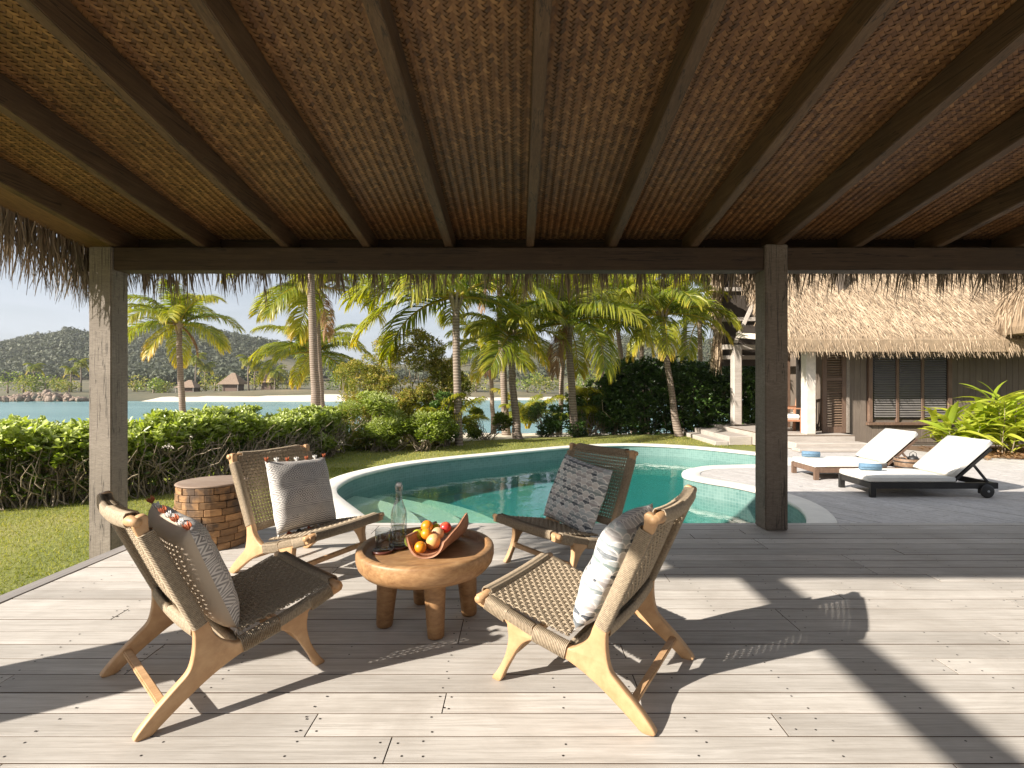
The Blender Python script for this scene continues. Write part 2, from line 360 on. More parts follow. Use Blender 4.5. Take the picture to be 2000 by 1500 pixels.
def glass_mat():
    m, nt, b, out = new_mat('clear_glass'); nt.nodes.remove(b)
    gl = nt.nodes.new('ShaderNodeBsdfGlossy'); gl.inputs['Roughness'].default_value = 0.01
    tr = nt.nodes.new('ShaderNodeBsdfTransparent'); tr.inputs[0].default_value = (0.88, 0.90, 0.90, 1)
    lw = nt.nodes.new('ShaderNodeLayerWeight'); lw.inputs[0].default_value = 0.5
    f = mth(nt, 'ADD', mth(nt, 'MULTIPLY', mth(nt, 'POWER', lw.outputs[1], 2.6), 0.8), 0.07)
    mx = nt.nodes.new('ShaderNodeMixShader'); nt.links.new(f, mx.inputs[0]); nt.links.new(tr.outputs[0], mx.inputs[1]); nt.links.new(gl.outputs[0], mx.inputs[2])
    nt.links.new(mx.outputs[0], out.inputs[0]); return m
M['glass'] = glass_mat()
def ethnic_mat():
    m, nt, b, out = new_mat('printed_cotton')
    tc = nt.nodes.new('ShaderNodeTexCoord'); sp = nt.nodes.new('ShaderNodeSeparateXYZ'); nt.links.new(tc.outputs['UV'], sp.inputs[0])
    u, v = sp.outputs[0], sp.outputs[1]
    tri = lambda x, k: mth(nt, 'ABSOLUTE', mth(nt, 'SUBTRACT', mth(nt, 'FRACT', mth(nt, 'MULTIPLY', x, k)), 0.5))
    gt = lambda a, t: mth(nt, 'GREATER_THAN', a, t)
    zig = gt(mth(nt, 'FRACT', mth(nt, 'MULTIPLY_ADD', tri(u, 16), 1.2, mth(nt, 'MULTIPLY', v, 34))), 0.5)
    dia = gt(mth(nt, 'FRACT', mth(nt, 'MULTIPLY', mth(nt, 'ADD', tri(u, 9), tri(v, 10)), 3.0)), 0.5)
    hatch = gt(mth(nt, 'FRACT', mth(nt, 'MULTIPLY_ADD', u, 46, mth(nt, 'MULTIPLY', v, 30))), 0.5)
    stripe = gt(mth(nt, 'FRACT', mth(nt, 'MULTIPLY', v, 42)), 0.5)
    sel = lambda lo, hi: mth(nt, 'MULTIPLY', gt(v, lo), mth(nt, 'LESS_THAN', v, hi))
    bands = [(0, .06, stripe), (.06, .19, zig), (.21, .30, hatch), (.30, .34, stripe), (.36, .55, dia), (.55, .61, zig), (.63, .67, stripe), (.69, .93, dia), (.93, 1.0, hatch)]
    tot = None
    for lo, hi, p in bands:
        x = mth(nt, 'MULTIPLY', sel(lo, hi), p); tot = x if tot is None else mth(nt, 'MAXIMUM', tot, x)
    for y in (.2, .35, .62, .68):
        tot = mth(nt, 'MAXIMUM', tot, mth(nt, 'LESS_THAN', mth(nt, 'ABSOLUTE', mth(nt, 'SUBTRACT', v, y)), 0.004))
    n = noise_tex(nt, tc.outputs['UV'], 9, 5)
    f = mth(nt, 'MULTIPLY', tot, ramp(nt, n, [(0.3, 0.45), (0.7, 0.95)]))
    nt.links.new(mixc(nt, f, (0.66, 0.62, 0.57), (0.15, 0.14, 0.138)), b.inputs['Base Color'])
    b.inputs['Roughness'].default_value = 0.9; bump(nt, b, noise_tex(nt, tc.outputs['UV'], 160, 2), 0.3, 0.003); return m
M['ethnic'] = ethnic_mat()
def scale_mat():
    m, nt, b, out = new_mat('scale_print')
    tc = nt.nodes.new('ShaderNodeTexCoord')
    wn = nt.nodes.new('ShaderNodeTexNoise'); wn.inputs['Scale'].default_value = 8; nt.links.new(tc.outputs['UV'], wn.inputs[0])
    vm = nt.nodes.new('ShaderNodeVectorMath'); vm.operation = 'MULTIPLY_ADD'; nt.links.new(wn.outputs[1], vm.inputs[0]); vm.inputs[1].default_value = (0.012,)*3
    nt.links.new(tc.outputs['UV'], vm.inputs[2])
    sp = nt.nodes.new('ShaderNodeSeparateXYZ'); nt.links.new(vm.outputs[0], sp.inputs[0])
    U = mth(nt, 'MULTIPLY', sp.outputs[0], 10.0); V = mth(nt, 'MULTIPLY', sp.outputs[1], 12.5)
    r = mth(nt, 'FLOOR', V); y = mth(nt, 'FRACT', V); r1 = mth(nt, 'ADD', r, 1.0)
    def cell(row, yy):
        uu = mth(nt, 'ADD', U, mth(nt, 'MULTIPLY', mth(nt, 'FLOORED_MODULO', row, 2.0), 0.5))
        x = mth(nt, 'SUBTRACT', mth(nt, 'FRACT', uu), 0.5); iu = mth(nt, 'FLOOR', uu)
        dd = mth(nt, 'SQRT', mth(nt, 'ADD', mth(nt, 'POWER', x, 2.0), mth(nt, 'POWER', mth(nt, 'MULTIPLY', yy, 0.80), 2.0)))
        c = nt.nodes.new('ShaderNodeCombineXYZ'); nt.links.new(iu, c.inputs[0]); nt.links.new(row, c.inputs[1])
        w = nt.nodes.new('ShaderNodeTexWhiteNoise'); w.noise_dimensions = '2D'; nt.links.new(c.outputs[0], w.inputs[0])
        return dd, w.outputs[0]
    d1, w1 = cell(r, y)
    # the scale row below reaches one row higher and lies behind
    yb = mth(nt, 'ADD', y, 1.0); rb = mth(nt, 'SUBTRACT', r, 1.0)
    d0, w0 = cell(rb, yb)
    inside = mth(nt, 'LESS_THAN', d1, 0.5)
    stops = [(0.0, (0.06, 0.075, 0.095)), (0.14, (0.13, 0.15, 0.165)), (0.30, (0.25, 0.29, 0.295)), (0.48, (0.40, 0.37, 0.355)), (0.64, (0.46, 0.50, 0.50)), (0.80, (0.62, 0.58, 0.54)), (0.94, (0.22, 0.27, 0.26))]
    c1 = ramp(nt, w1, stops, 'CONSTANT'); 
    r1n, w2 = r1, w0
    d2, w2 = cell(r1, mth(nt, 'SUBTRACT', y, 1.0))
    c2 = ramp(nt, w2, stops, 'CONSTANT')
    col = mixc(nt, inside, c2, c1)
    dd = mth(nt, 'ADD', mth(nt, 'MULTIPLY', d1, inside), mth(nt, 'MULTIPLY', d2, mth(nt, 'SUBTRACT', 1.0, inside)))
    n = noise_tex(nt, tc.outputs['UV'], 26, 4)
    wash = ramp(nt, mth(nt, 'ADD', mth(nt, 'MULTIPLY', mth(nt, 'SUBTRACT', 0.5, y), 0.55), n), [(0.3, 0.0), (0.9, 0.85)])
    col = mixc(nt, wash, col, (0.70, 0.69, 0.67))
    line = mth(nt, 'LESS_THAN', mth(nt, 'ABSOLUTE', mth(nt, 'SUBTRACT', d1, 0.475)), 0.06)
    col = mixc(nt, line, col, (0.80, 0.78, 0.74))
    nt.links.new(col, b.inputs['Base Color']); b.inputs['Roughness'].default_value = 0.9
    bump(nt, b, noise_tex(nt, tc.outputs['UV'], 160, 2), 0.3, 0.003); return m
M['scales'] = scale_mat()
M['linen'] = plain('linen', (0.50, 0.41, 0.31), 0.9, 0.06, 6, bstr=0.2, bscale=60)
M['linen_white'] = plain('white_linen', (0.72, 0.70, 0.66), 0.9, 0.05, 6)
M['tassel_rust'] = plain('rust_yarn', (0.42, 0.12, 0.05), 0.95, 0.25, 40)
M['tassel_black'] = plain('dark_yarn', (0.035, 0.045, 0.05), 0.95, 0.25, 40)
# ================================================================= SETTING: ground, sea, hills
def catmull(P, n):
    P = np.array(P, float); k = len(P); out = []
    for i in range(k):
        p0, p1, p2, p3 = P[i-1], P[i], P[(i+1) % k], P[(i+2) % k]
        for t in np.linspace(0, 1, n, endpoint=False):
            out.append(0.5 * ((2*p1) + (-p0+p2)*t + (2*p0-5*p1+4*p2-p3)*t*t + (-p0+3*p1-3*p2+p3)*t**3))
    return np.array(out)
def resample(P, step):
    Q = np.vstack([P, P[:1]]); d = np.r_[0, np.cumsum(np.linalg.norm(np.diff(Q, axis=0), axis=1))]
    n = int(d[-1] / step); s = np.linspace(0, d[-1], n, endpoint=False)
    return np.stack([np.interp(s, d, Q[:, 0]), np.interp(s, d, Q[:, 1])], 1)
def offset(P, w):                        # P runs so that 'outside' is on the right-hand side after sign below
    T = np.roll(P, -1, 0) - np.roll(P, 1, 0); T /= np.linalg.norm(T, axis=1)[:, None]
    N = np.stack([T[:, 1], -T[:, 0]], 1)
    A = 0.5 * np.sum(P[:, 0] * np.roll(P[:, 1], -1) - np.roll(P[:, 0], -1) * P[:, 1])
    return P + N * (w if A > 0 else -w)
pool_ctrl = [(-1.76,5.84),(-2.33,6.73),(-2.55,7.14),(-2.68,7.61),(-2.68,8.29),(-2.48,8.93),(-2.07,9.65),(-1.30,10.4),(-.42,11.05),(.32,11.6),
    (1.4,12.3),(2.78,12.75),(4.02,12.3),(5.0,11.3),(5.35,10.6),(5.28,10.07),(4.95,9.75),(4.4,9.58),(3.58,9.43),(3.2,9.2),(2.93,8.93),(2.78,8.62),
    (2.74,8.38),(2.82,8.15),(3.0,7.89),(3.2,7.65),(3.38,7.28),(3.49,6.7),(3.46,6.30),(3.39,6.05),(3.29,5.8),(3.15,5.55),(2.95,5.2),(2.6,4.9),
    (2.0,4.68),(1.0,4.6),(0,4.62),(-.9,4.85),(-1.4,5.3)]
PC = resample(catmull(pool_ctrl, 10), 0.08)
PZ, WZ, FZ = -0.30, -0.57, -1.05
GZ = -0.36
def tess(loops, z):
    vs = [[Vector((p[0], p[1], 0)) for p in l] for l in loops]
    tri = tessellate_polygon(vs); flat = [p for l in vs for p in l]
    return [(p.x, p.y, z) for p in flat], [tuple(t) for t in tri]
# lawn with a hole for the pool
hole = offset(PC, 0.14)[::3]
outer = [(-60,-30),(60,-30),(60,17.5),(30,17.5),(8,17.0),(3,15.8),(0,14.6),(-3,13.4),(-6,12.6),(-9,12.3),(-20,12.6),(-60,13)]
v, f = tess([outer, hole[::-1]], GZ)
mb = MB().add(v, f); me = mb.mesh('lawn')
lawn = tag(link('lawn', me, M['lawn']), 'mown green lawn beside the deck and round the pool', 'lawn', kind='structure')
# beach and sea bed: rows of points falling away from the lawn edge
def ground_strip(name, xs, ys, hf, mat, smooth=True):
    X, Y = np.meshgrid(xs, ys); Z = hf(X, Y)
    V = np.stack([X, Y, Z], -1).reshape(-1, 3); nx = len(xs)
    q = [(j*nx+i, j*nx+i+1, (j+1)*nx+i+1, (j+1)*nx+i) for j in range(len(ys)-1) for i in range(nx-1)]
    return np_mesh(name, V, q, smooth=smooth)
def vnoise(X, Y, s, seed=0):
    out = np.zeros_like(X, float)
    for k, (a, b, p) in enumerate([(1, .7, .3), (-.6, 1.1, 1.7), (1.9, -1.3, 2.9), (2.7, 2.1, 4.1), (-4.3, 3.7, .9), (6.1, 5.3, 2.2)]):
        out += np.sin(X * a * s + Y * b * s + p + seed) / (1 + .55 * k)
    return out * 0.4
def beach_h(X, Y):
    z = np.interp(Y, [10, 13, 17, 22, 30, 37, 60, 130], [-.40, -.42, -.50, -.95, -1.7, -2.4, -3.6, -4.2])
    z = np.where((X > -4.6) & (X < 7.6) & (Y < 13.7), -3.2, z)
    return z + 0.06 * vnoise(X, Y, 0.8) * (Y > 13)
me = ground_strip('beach', np.linspace(-70, 70, 180), np.concatenate([np.linspace(10, 40, 61), np.linspace(46, 130, 8)]), beach_h, M['sand'])
tag(link('beach', me, M['sand']), 'pale sand beach sloping down to the lagoon', 'beach', kind='structure')
me = ground_strip('sea', np.linspace(-900, 900, 20), np.array([20, 60, 110, 200, 400, 900]), lambda X, Y: X * 0 - 2.3, M['sea'])
tag(link('sea', me, M['sea']), 'calm blue green lagoon between the garden and far shore', 'sea', kind='structure')
# far shore and hill
def ridge(px):
    return np.interp(px, [-400, -150, 0, 60, 130, 200, 260, 330, 420, 470, 520, 570, 640, 720, 800, 900, 1100, 1250, 1400, 1700, 2300],
                     [700, 690, 668, 652, 643, 648, 642, 636, 652, 660, 664, 678, 694, 705, 700, 690, 668, 655, 668, 690, 715])
SH = lambda X: 106 + 6 * np.sin(X * 0.021 + 0.5) + 5 * np.clip((-70 - X) / 30, 0, 1)
def hill_h(X, Y):
    px = CX + X / Y * FPX
    top = (CY - ridge(px)) / FPX * 400 + HC
    t = np.clip((Y - 205) / (400 - 205), 0, 1); t = t * t * (3 - 2 * t)
    z = -1.0 + np.clip((Y - 128) / 70, 0, 1) * 2.6 + (top - 5 - 1.6) * t
    z += (1 + 2.2 * t) * vnoise(X, Y, 0.035) + 1.2 * t * vnoise(X, Y, 0.11, 2.0)
    z -= np.clip((Y - 410) / 250, 0, 1) ** 1.5 * 30
    sh = SH(X); b = np.clip((Y - sh + 8) / 24, 0, 1)
    return (-3.4) * (1 - b) + z * b
me = ground_strip('hill', np.linspace(-520, 620, 230), np.concatenate([np.linspace(96, 140, 16), np.linspace(145, 660, 90)]), hill_h, M['hill'])
tag(link('hill', me, M['hill']), 'low wooded hill across the lagoon', 'hill', kind='structure')
def beach2_h(X, Y):
    sh = SH(X); return hill_h(X, Y) + np.where((Y > sh - 9) & (Y < sh + 8), 0.16, -0.6)
me = ground_strip('far_beach', np.linspace(-76, 60, 100), np.linspace(94, 128, 30), beach2_h, M['sand'])
tag(link('far_beach', me, M['sand']), 'white sand beach along the far shore', 'beach', kind='structure')

# ================================================================= DECK
DX0, DX1, DY1, PITCH = -2.828, 8.2, 4.42, 0.124
deck_me = MB().box(DX0 + .02, DX1 - .02, -3.2, DY1 - .02, -0.06, -0.028).mesh('deck')
deck = tag(link('deck', deck_me, M['edge']), 'wide weathered timber deck under the thatched roof', 'deck', kind='structure')
cache = {}
def board_mesh(l, w, mat, t=0.026, bev=0.0008):
    key = (round(l, 3), round(w, 3), mat.name)
    if key not in cache:
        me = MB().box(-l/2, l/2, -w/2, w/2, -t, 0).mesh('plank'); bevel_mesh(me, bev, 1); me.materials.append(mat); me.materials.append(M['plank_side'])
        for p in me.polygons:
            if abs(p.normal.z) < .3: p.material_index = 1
        cache[key] = me
    return cache[key]
screws = MB(); rows = []
y = 3.107 + PITCH * 10
while y > -3.1:
    rows.append(y); y -= PITCH
lens = [1.65, 2.1, 2.55, 3.0, 3.45, 3.9]
jx = np.arange(-2.55, 8.0, 0.45)
for ri, y in enumerate(rows):
    w = PITCH - 0.0058; yc = y + PITCH / 2
    if yc + w/2 > DY1: w = DY1 - y - .003; yc = y + .003 + w / 2
    x = DX0; first = True; ends = []
    while x < DX1 - 0.05:
        l = lens[rng.integers(len(lens))] if yc > 1.2 else 3.9
        if first: l = [0.75, 1.2, 1.65, 2.1, 2.55][rng.integers(5)]; first = False
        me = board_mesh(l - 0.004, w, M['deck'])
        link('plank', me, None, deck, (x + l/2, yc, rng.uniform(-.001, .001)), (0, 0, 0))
        x += l; ends.append(x)
    if 1.3 < yc < 4.4:
        for xx in list(jx) + [e + s * .03 for e in ends for s in (-1, 1)]:
            if not -2.8 < xx < 5.0 or rng.random() < .25: continue
            for yy in (-.034, .034):
                cx, cy = xx + rng.normal(0, .012), yc + yy + rng.normal(0, .004)
                screws.add([(cx + .0042 * math.cos(a), cy + .0042 * math.sin(a), .0016) for a in np.linspace(0, 2*math.pi, 7)[:-1]], [(0,1,2,3,4,5)])
link('screw_head', screws.mesh('screw_head'), M['screw'], deck, kind='stuff')
me = bevel_mesh(MB().box(-.05, .05, -3.8, 3.8, -.03, .004).mesh('edge_board'), .004, 1)
link('edge_board', me, M['edge'], deck, (DX0 - .055, DY1 - 3.8, 0))
for k, zz in enumerate((-.10, -.22)):
    link('fascia_board', bevel_mesh(MB().box(-.012, .012, -3.8, 3.8, -.055, .055).mesh('fascia_board'), .003, 1), M['edge'], deck, (DX0 - .088, DY1 - 3.8, zz))
    link('fascia_board', bevel_mesh(MB().box(-5.5, 5.5, -.012, .012, -.055, .055).mesh('fascia_board'), .003, 1), M['edge'], deck, ((DX0 + DX1)/2, DY1 + .002, zz))

# ================================================================= POOL
def ring_uv(me, us, vs):
    uv = me.uv_layers.new(name='UVMap')
    for p in me.polygons:
        for li, vi in zip(p.loop_indices, p.vertices): uv.data[li].uv = (us[vi], vs[vi])
def wall_loop(P, z0, z1, name, mat, parent):
    n = len(P); d = np.r_[0, np.cumsum(np.linalg.norm(np.diff(P, axis=0), axis=1))]
    V = [(p[0], p[1], z0) for p in P] + [(p[0], p[1], z1) for p in P]
    Q = [(i, (i+1) % n, n + (i+1) % n, n + i) for i in range(n)]
    me = MB().add(V, Q).mesh(name, True); ring_uv(me, list(d) * 2, [z0] * n + [z1] * n)
    return link(name, me, mat, parent)
v, f = tess([PC[::2]], FZ)
me = MB().add(v, f).mesh('swimming_pool'); ring_uv(me, [p[0] for p in v], [p[1] for p in v])
pool = tag(link('swimming_pool', me, M['pool_floor']), 'freeform swimming pool with pale coping and green tiles', 'swimming pool', kind='structure')
wall_loop(PC, FZ - .02, PZ - .005, 'pool_wall', M['tile'], pool)
IN, OUT = offset(PC, -.025), offset(PC, 0.27)
n = len(PC)
V = [(p[0], p[1], z) for P, z in ((IN, PZ - .05), (IN, PZ - .008), (offset(PC, -.015), PZ), (offset(PC, .26), PZ), (OUT, PZ - .008), (OUT, PZ - .08)) for p in P]
Q = [(k*n + i, k*n + (i+1) % n, (k+1)*n + (i+1) % n, (k+1)*n + i) for k in range(5) for i in range(n)] + [(5*n+i, 5*n+(i+1)%n, (i+1)%n, i) for i in range(n)]
link('coping', MB().add(V, Q).mesh('coping', True), M['coping'], pool)
for r, z in ((2.75, -.625), (3.4, -.75), (4.05, -.89)):
    # each step is the part of the pool that lies within r of a point on the bank
    c = np.array((-3.9, 5.9)); mb = MB(); k = 48
    a = np.linspace(R(-40), R(85), k)
    ins = []
    for t in a:
        # walk outwards only while inside the pool outline
        ins.append((c[0] + r * math.cos(t), c[1] + r * math.sin(t)))
    top = [(c[0], c[1], z)] + [(x, y, z) for x, y in ins]; bot = [(x, y, FZ) for x, y in ins]
    fs = [(0, i + 1, i + 2) for i in range(k - 1)] + [(1 + i, 1 + k + i, 2 + k + i, 2 + i) for i in range(k - 1)]
    me = mb.add(top + bot, fs).mesh('pool_step'); ring_uv(me, [q[0] for q in top + bot], [q[1] + q[2] for q in top + bot])
    link('pool_step', me, M['pool_step'], pool)
W = offset(PC, .02)[::2]; n = len(W)
vt, ft = tess([W], WZ); vb, fb = tess([W], FZ - .06)
mb = MB().add(vt + vb, ft + [tuple(n + i for i in t)[::-1] for t in fb] + [(i, n + i, n + (i+1) % n, (i+1) % n) for i in range(n)])
me = mb.mesh('pool_water'); bm = bmesh.new(); bm.from_mesh(me); bmesh.ops.recalc_face_normals(bm, faces=bm.faces); bm.to_mesh(me); bm.free()
tag(link('pool_water', me, M['water']), 'still teal water in the freeform pool', 'water', kind='structure')
# pool deck: narrow boards laid at an angle, cut to the curve of the coping
O = offset(PC, .2)
def idx(p): return int(np.argmin(np.linalg.norm(PC - np.array(p), axis=1)))
i0, i1 = idx((5.2, 11.0)), idx((2.0, 4.68))
arc = O[i0:i1+1] if i0 < i1 else np.vstack([O[i0:], O[:i1+1]])
poly = [tuple(p) for p in arc] + [(2.0, 4.35), (14, 4.35), (14, 12.62), (5.95, 12.62), (5.7, 11.6)]
ang = R(-58); ca, sa = math.cos(ang), math.sin(ang)
UV = [(x*ca + y*sa, -x*sa + y*ca) for x, y in poly]
def spans(vv):
    xs = []
    for (u0, v0), (u1, v1) in zip(UV, UV[1:] + UV[:1]):
        if (v0 <= vv < v1) or (v1 <= vv < v0): xs.append(u0 + (vv - v0) / (v1 - v0) * (u1 - u0))
    xs.sort(); return list(zip(xs[::2], xs[1::2]))
back = lambda u, w_: (u*ca - w_*sa, u*sa + w_*ca)
mb = MB(); bw = 0.10; vmin, vmax = min(p[1] for p in UV), max(p[1] for p in UV)
vv = vmin + .01
while vv < vmax - bw:
    a, b = spans(vv + .003), spans(vv + bw - .003)
    if len(a) != len(b): a = b = (a if len(a) < len(b) else b)
    if a:
        for (a0, a1), (b0, b1) in zip(a, b):
            cuts = [0.0, 1.0]; L_ = a1 - a0
            if L_ > 2.5: cuts = [0.0] + sorted(rng.uniform(.15, .85, int(L_ // 2.5))) + [1.0]
            for c0, c1 in zip(cuts, cuts[1:]):
                dz = rng.uniform(-.0015, .0015); g = .003 / max(L_, .1)
                pts = [back(a0 + (a1-a0)*(c0+g), vv + .003), back(a0 + (a1-a0)*(c1-g), vv + .003), back(b0 + (b1-b0)*(c1-g), vv + bw - .003), back(b0 + (b1-b0)*(c0+g), vv + bw - .003)]
                z1 = PZ - .012 + dz
                mb.add([(x, y, z1) for x, y in pts] + [(x, y, z1 - .022) for x, y in pts], [(0,1,2,3),(0,4,5,1),(1,5,6,2),(2,6,7,3),(3,7,4,0)])
    vv += bw
pv, pf = tess([poly], PZ - .05)
pdeck = tag(link('pool_deck', MB().add(pv, pf).mesh('pool_deck'), M['charcoal']), 'silver grey pool deck of narrow slanting boards', 'pool deck', kind='structure')
me = mb.mesh('deck_board')
o = link('deck_board', me, M['pooldeck'], pdeck, kind='stuff')
# grain follows the board direction: rotate the object, keep the mesh in place
me.transform(Matrix.Rotation(-ang, 4, 'Z')); o.rotation_euler = (0, 0, ang)

# ================================================================= PAVILION (the roof overhead)
pav = empty('pavilion', (2.4, 2.4, 0), 0, 'open pavilion of dark timber with woven bamboo ceiling and thatch fringe', 'pavilion')
BZ0, BZ1, PYF, PW = 2.137, 2.326, 4.19, 0.186
SL = 0.16
zr = lambda Y: BZ1 + SL * (4.28 - Y)              # underside of rafters
zm = lambda Y: zr(Y) + 0.165                       # woven mat
def bpart(name, mb, mat, parent=pav, bev=0.006, seg=2, world=True, kind=None):
    me = mb.mesh(name)
    if bev: bevel_mesh(me, bev, seg)
    return link(name, me, mat, parent, world=world, kind=kind)
bpart('post', MB().box(-3.517, -3.331, PYF, PYF + PW, GZ - .1, BZ1), M['post'], bev=.008)
bpart('post', MB().box(2.024, 2.21, PYF, PYF + PW, 0, BZ1 + .02), M['post_shaded'], bev=.008)
bpart('post', MB().box(7.57, 7.756, PYF, PYF + PW, 0, BZ1 + .02), M['post_shaded'], bev=.008)
for y0 in (.93, 1.215): bpart('post', MB().box(-3.517, -3.331, y0, y0 + .19, GZ - .1, zr(1.1) - .01), M['post'])
bpart('post', MB().box(-3.33, -3.19, -2.7, -2.56, GZ - .1, 2.93), M['post'])
bpart('beam', MB().box(-3.329, 2.022, PYF + .02, PYF + .17, BZ0, BZ1 - .002), M['beam'])
bpart('beam', MB().box(7.758, 9.0, PYF + .02, PYF + .17, BZ0, BZ1 - .002), M['beam'])
bpart('beam', MB().box(2.212, 7.568, PYF + .02, PYF + .17, BZ0, BZ1 - .002), M['beam'])
bpart('link_beam', MB().box(-3.30, -3.22, -2.75, .46, 2.94, 3.07), M['beam'])
bpart('eave_board', MB().box(-3.9, 9.0, 4.47, 4.50, BZ1 - .14, 2.52), M['beam'], bev=.003)
RX = [-3.33, -2.62, -1.93, -1.255, -.575, .10, .783, 1.455, 2.14, 2.81, 3.48, 4.15, 4.82, 5.49, 6.16, 6.83, 7.5, 8.17]
def rafter_mb(x, w=.066, h=.16, y0=.36, y1=4.46):
    return MB().add([(x + s, y, zr(y) + dz) for y in (y0, y1) for s, dz in ((-w/2, 0), (w/2, 0), (w/2, h), (-w/2, h))],
        [(0,1,2,3),(7,6,5,4),(0,4,5,1),(1,5,6,2),(2,6,7,3),(3,7,4,0)])
for x in RX: bpart('rafter', rafter_mb(x, y0=.52), M['rafter'], bev=.005)
bpart('rear_board', MB().box(-3.85, 9.0, .455, .495, zr(.48) - .03, zr(.48) + .22), M['beam'], bev=.003)
bpart('unseen_shade_wall', MB().box(-2.2, 9.0, -3.5, -3.38, -.3, 3.1), M['wall'], bev=0)  # unseen villa wall, added behind the camera to darken the shaded fronts
bpart('soffit_board', MB().add([(x, y, zr(y) + dz) for y in (.50, 4.46) for x, dz in ((-3.78, .09), (-3.37, .075), (-3.37, .10), (-3.78, .115))],
        [(0,1,2,3),(7,6,5,4),(0,4,5,1),(1,5,6,2),(2,6,7,3),(3,7,4,0)]), wood('soffit', (.12,.065,.03), (.24,.135,.06), (.32,.19,.09), (18,1,18), .6, 3, .1, .3), bev=.003)
# woven mats, one per bay: diagonal 2/2 twill of flat bamboo strips
cw = 0.0195
I, J = np.meshgrid(np.arange(-240, 450), np.arange(-350, 350), indexing='ij')
def floats(mask, along_p):
    i, j = I[mask].astype(float), J[mask].astype(float)
    n = len(i); L_, w = cw * 2.25, cw * .90
    if along_p: pc, qc = (i + 1) * cw, (j + .5) * cw
    else: pc, qc = (i + .5) * cw, (j + 1) * cw
    V = np.zeros((n, 6, 3)); 
    for k, (a, b, dz) in enumerate([(-.5,-.5,.0028),(0,-.5,-.0035),(.5,-.5,.0028),(-.5,.5,.0028),(0,.5,-.0035),(.5,.5,.0028)]):
        dp, dq = (a*L_, b*w) if along_p else (b*w, a*L_)
        p, q = pc + dp, qc + dq
        V[:, k, 0] = (p - q) / math.sqrt(2); V[:, k, 1] = (p + q) / math.sqrt(2); V[:, k, 2] = dz
    return V
Vp = floats((I - J) % 4 == 0, True); Vq = floats((I - J) % 4 == 3, False)
VV = np.concatenate([Vp, Vq]); cen = VV.mean(1)
tone = np.clip(rng.normal(.43, .17, len(VV)) + np.r_[np.full(len(Vp), .09), np.full(len(Vq), -.09)] + .10 * vnoise(cen[:, 0], cen[:, 1], 2.2), 0, 1)
ok = (cen[:, 1] > 1.55) & (cen[:, 1] < 4.46) & (cen[:, 0] > -3.36) & (cen[:, 0] < 6.1)
VV, cen, tone = VV[ok], cen[ok], tone[ok]
VV[:, :, 2] += zm(VV[:, :, 1]) - .004
for a, b in zip(RX[:-1], RX[1:]):
    s = (cen[:, 0] >= a) & (cen[:, 0] < b)
    if not s.any(): continue
    k = int(s.sum()); base = np.arange(k)[:, None] * 6
    Q = np.concatenate([base + np.array([0,1,4,3]), base + np.array([1,2,5,4])])
    link('bamboo_mat', np_mesh('bamboo_mat', VV[s], Q, np.repeat(tone[s], 6)), M['bamboo'], pav, world=True, kind='stuff')
bpart('roof_board', MB().add([(x, y, zm(y) + dz) for y in (.46, 4.47) for x, dz in ((-3.78, .001), (9, .001), (9, .03), (-3.78, .03))],
        [(0,1,2,3),(7,6,5,4),(0,4,5,1),(1,5,6,2),(2,6,7,3),(3,7,4,0)]), plain('ceiling_back', (.05,.03,.015), .9), bev=0)
bpart('roof', MB().add([(x, y, zm(y) + dz) for y in (.45, 4.52) for x, dz in ((-3.85, .032), (9, .032), (9, .12), (-3.85, .12))],
        [(0,1,2,3),(7,6,5,4),(0,4,5,1),(1,5,6,2),(2,6,7,3),(3,7,4,0)]), plain('thatch_core', (.22,.16,.10), .95, bstr=.5), bev=0)
def ribbons(base, length, width, dirv, curl, segs=4, fan=None):
    """hanging or lying strips: base (n,3), dirv (n,3) unit; width axis is across dirv"""
    n = len(base); up = np.array([0.0, 1.0, 0.0])
    side = np.cross(dirv, rng.normal(0, 1, (n, 3)) * [1, .35, .35] + (fan if fan is not None else up)); side /= np.linalg.norm(side, axis=1)[:, None]
    V = np.zeros((n, segs + 1, 2, 3)); p = base.copy(); dcur = dirv.copy()
    for s in range(segs + 1):
        t = s / segs; w = (width * (1 - .75 * t ** 2))[:, None] * .5
        V[:, s, 0] = p - side * w; V[:, s, 1] = p + side * w
        p = p + dcur * (length / segs)[:, None]
        dcur = dcur + curl * rng.normal(0, 1, (n, 3)) * [1, .6, .25]; dcur /= np.linalg.norm(dcur, axis=1)[:, None]
    b = np.arange(n)[:, None] * (2 * (segs + 1))
    Q = np.concatenate([b + np.array([2*s, 2*s+1, 2*s+3, 2*s+2]) for s in range(segs)])
    return V.reshape(-1, 3), Q
def fringe(n, x0, x1, y, zt, lmin, lmax, seed):
    g = np.random.default_rng(seed)
    x = g.uniform(x0, x1, n); x = x + .03 * np.sin(x * 37) + .02 * np.sin(x * 91)
    base = np.stack([x, y + g.normal(0, .03, n), np.full(n, zt)], 1)
    clump = .5 + .5 * np.sin(x * 13.7 + 2 * np.sin(x * 5.1)); 
    L_ = g.uniform(lmin, lmax, n) * (.72 + .28 * clump) * g.choice([.62, .85, 1.0], n)
    dv = np.stack([g.normal(.0, .10, n), g.normal(.06, .08, n), -np.ones(n)], 1); dv /= np.linalg.norm(dv, axis=1)[:, None]
    return base, L_, g.uniform(.006, .015, n), dv
b_, l_, w_, d_ = fringe(3800, -3.95, 6.6, 4.56, 2.40, .38, .54, 3)
Vf, Qf = ribbons(b_, l_, w_, d_, .045, 4)
b2 = np.stack([rng.normal(-3.83, .04, 2200), rng.uniform(1.2, 4.66, 2200), np.zeros(2200)], 1); b2[:, 2] = zm(b2[:, 1]) + rng.uniform(-.05, .05, 2200)
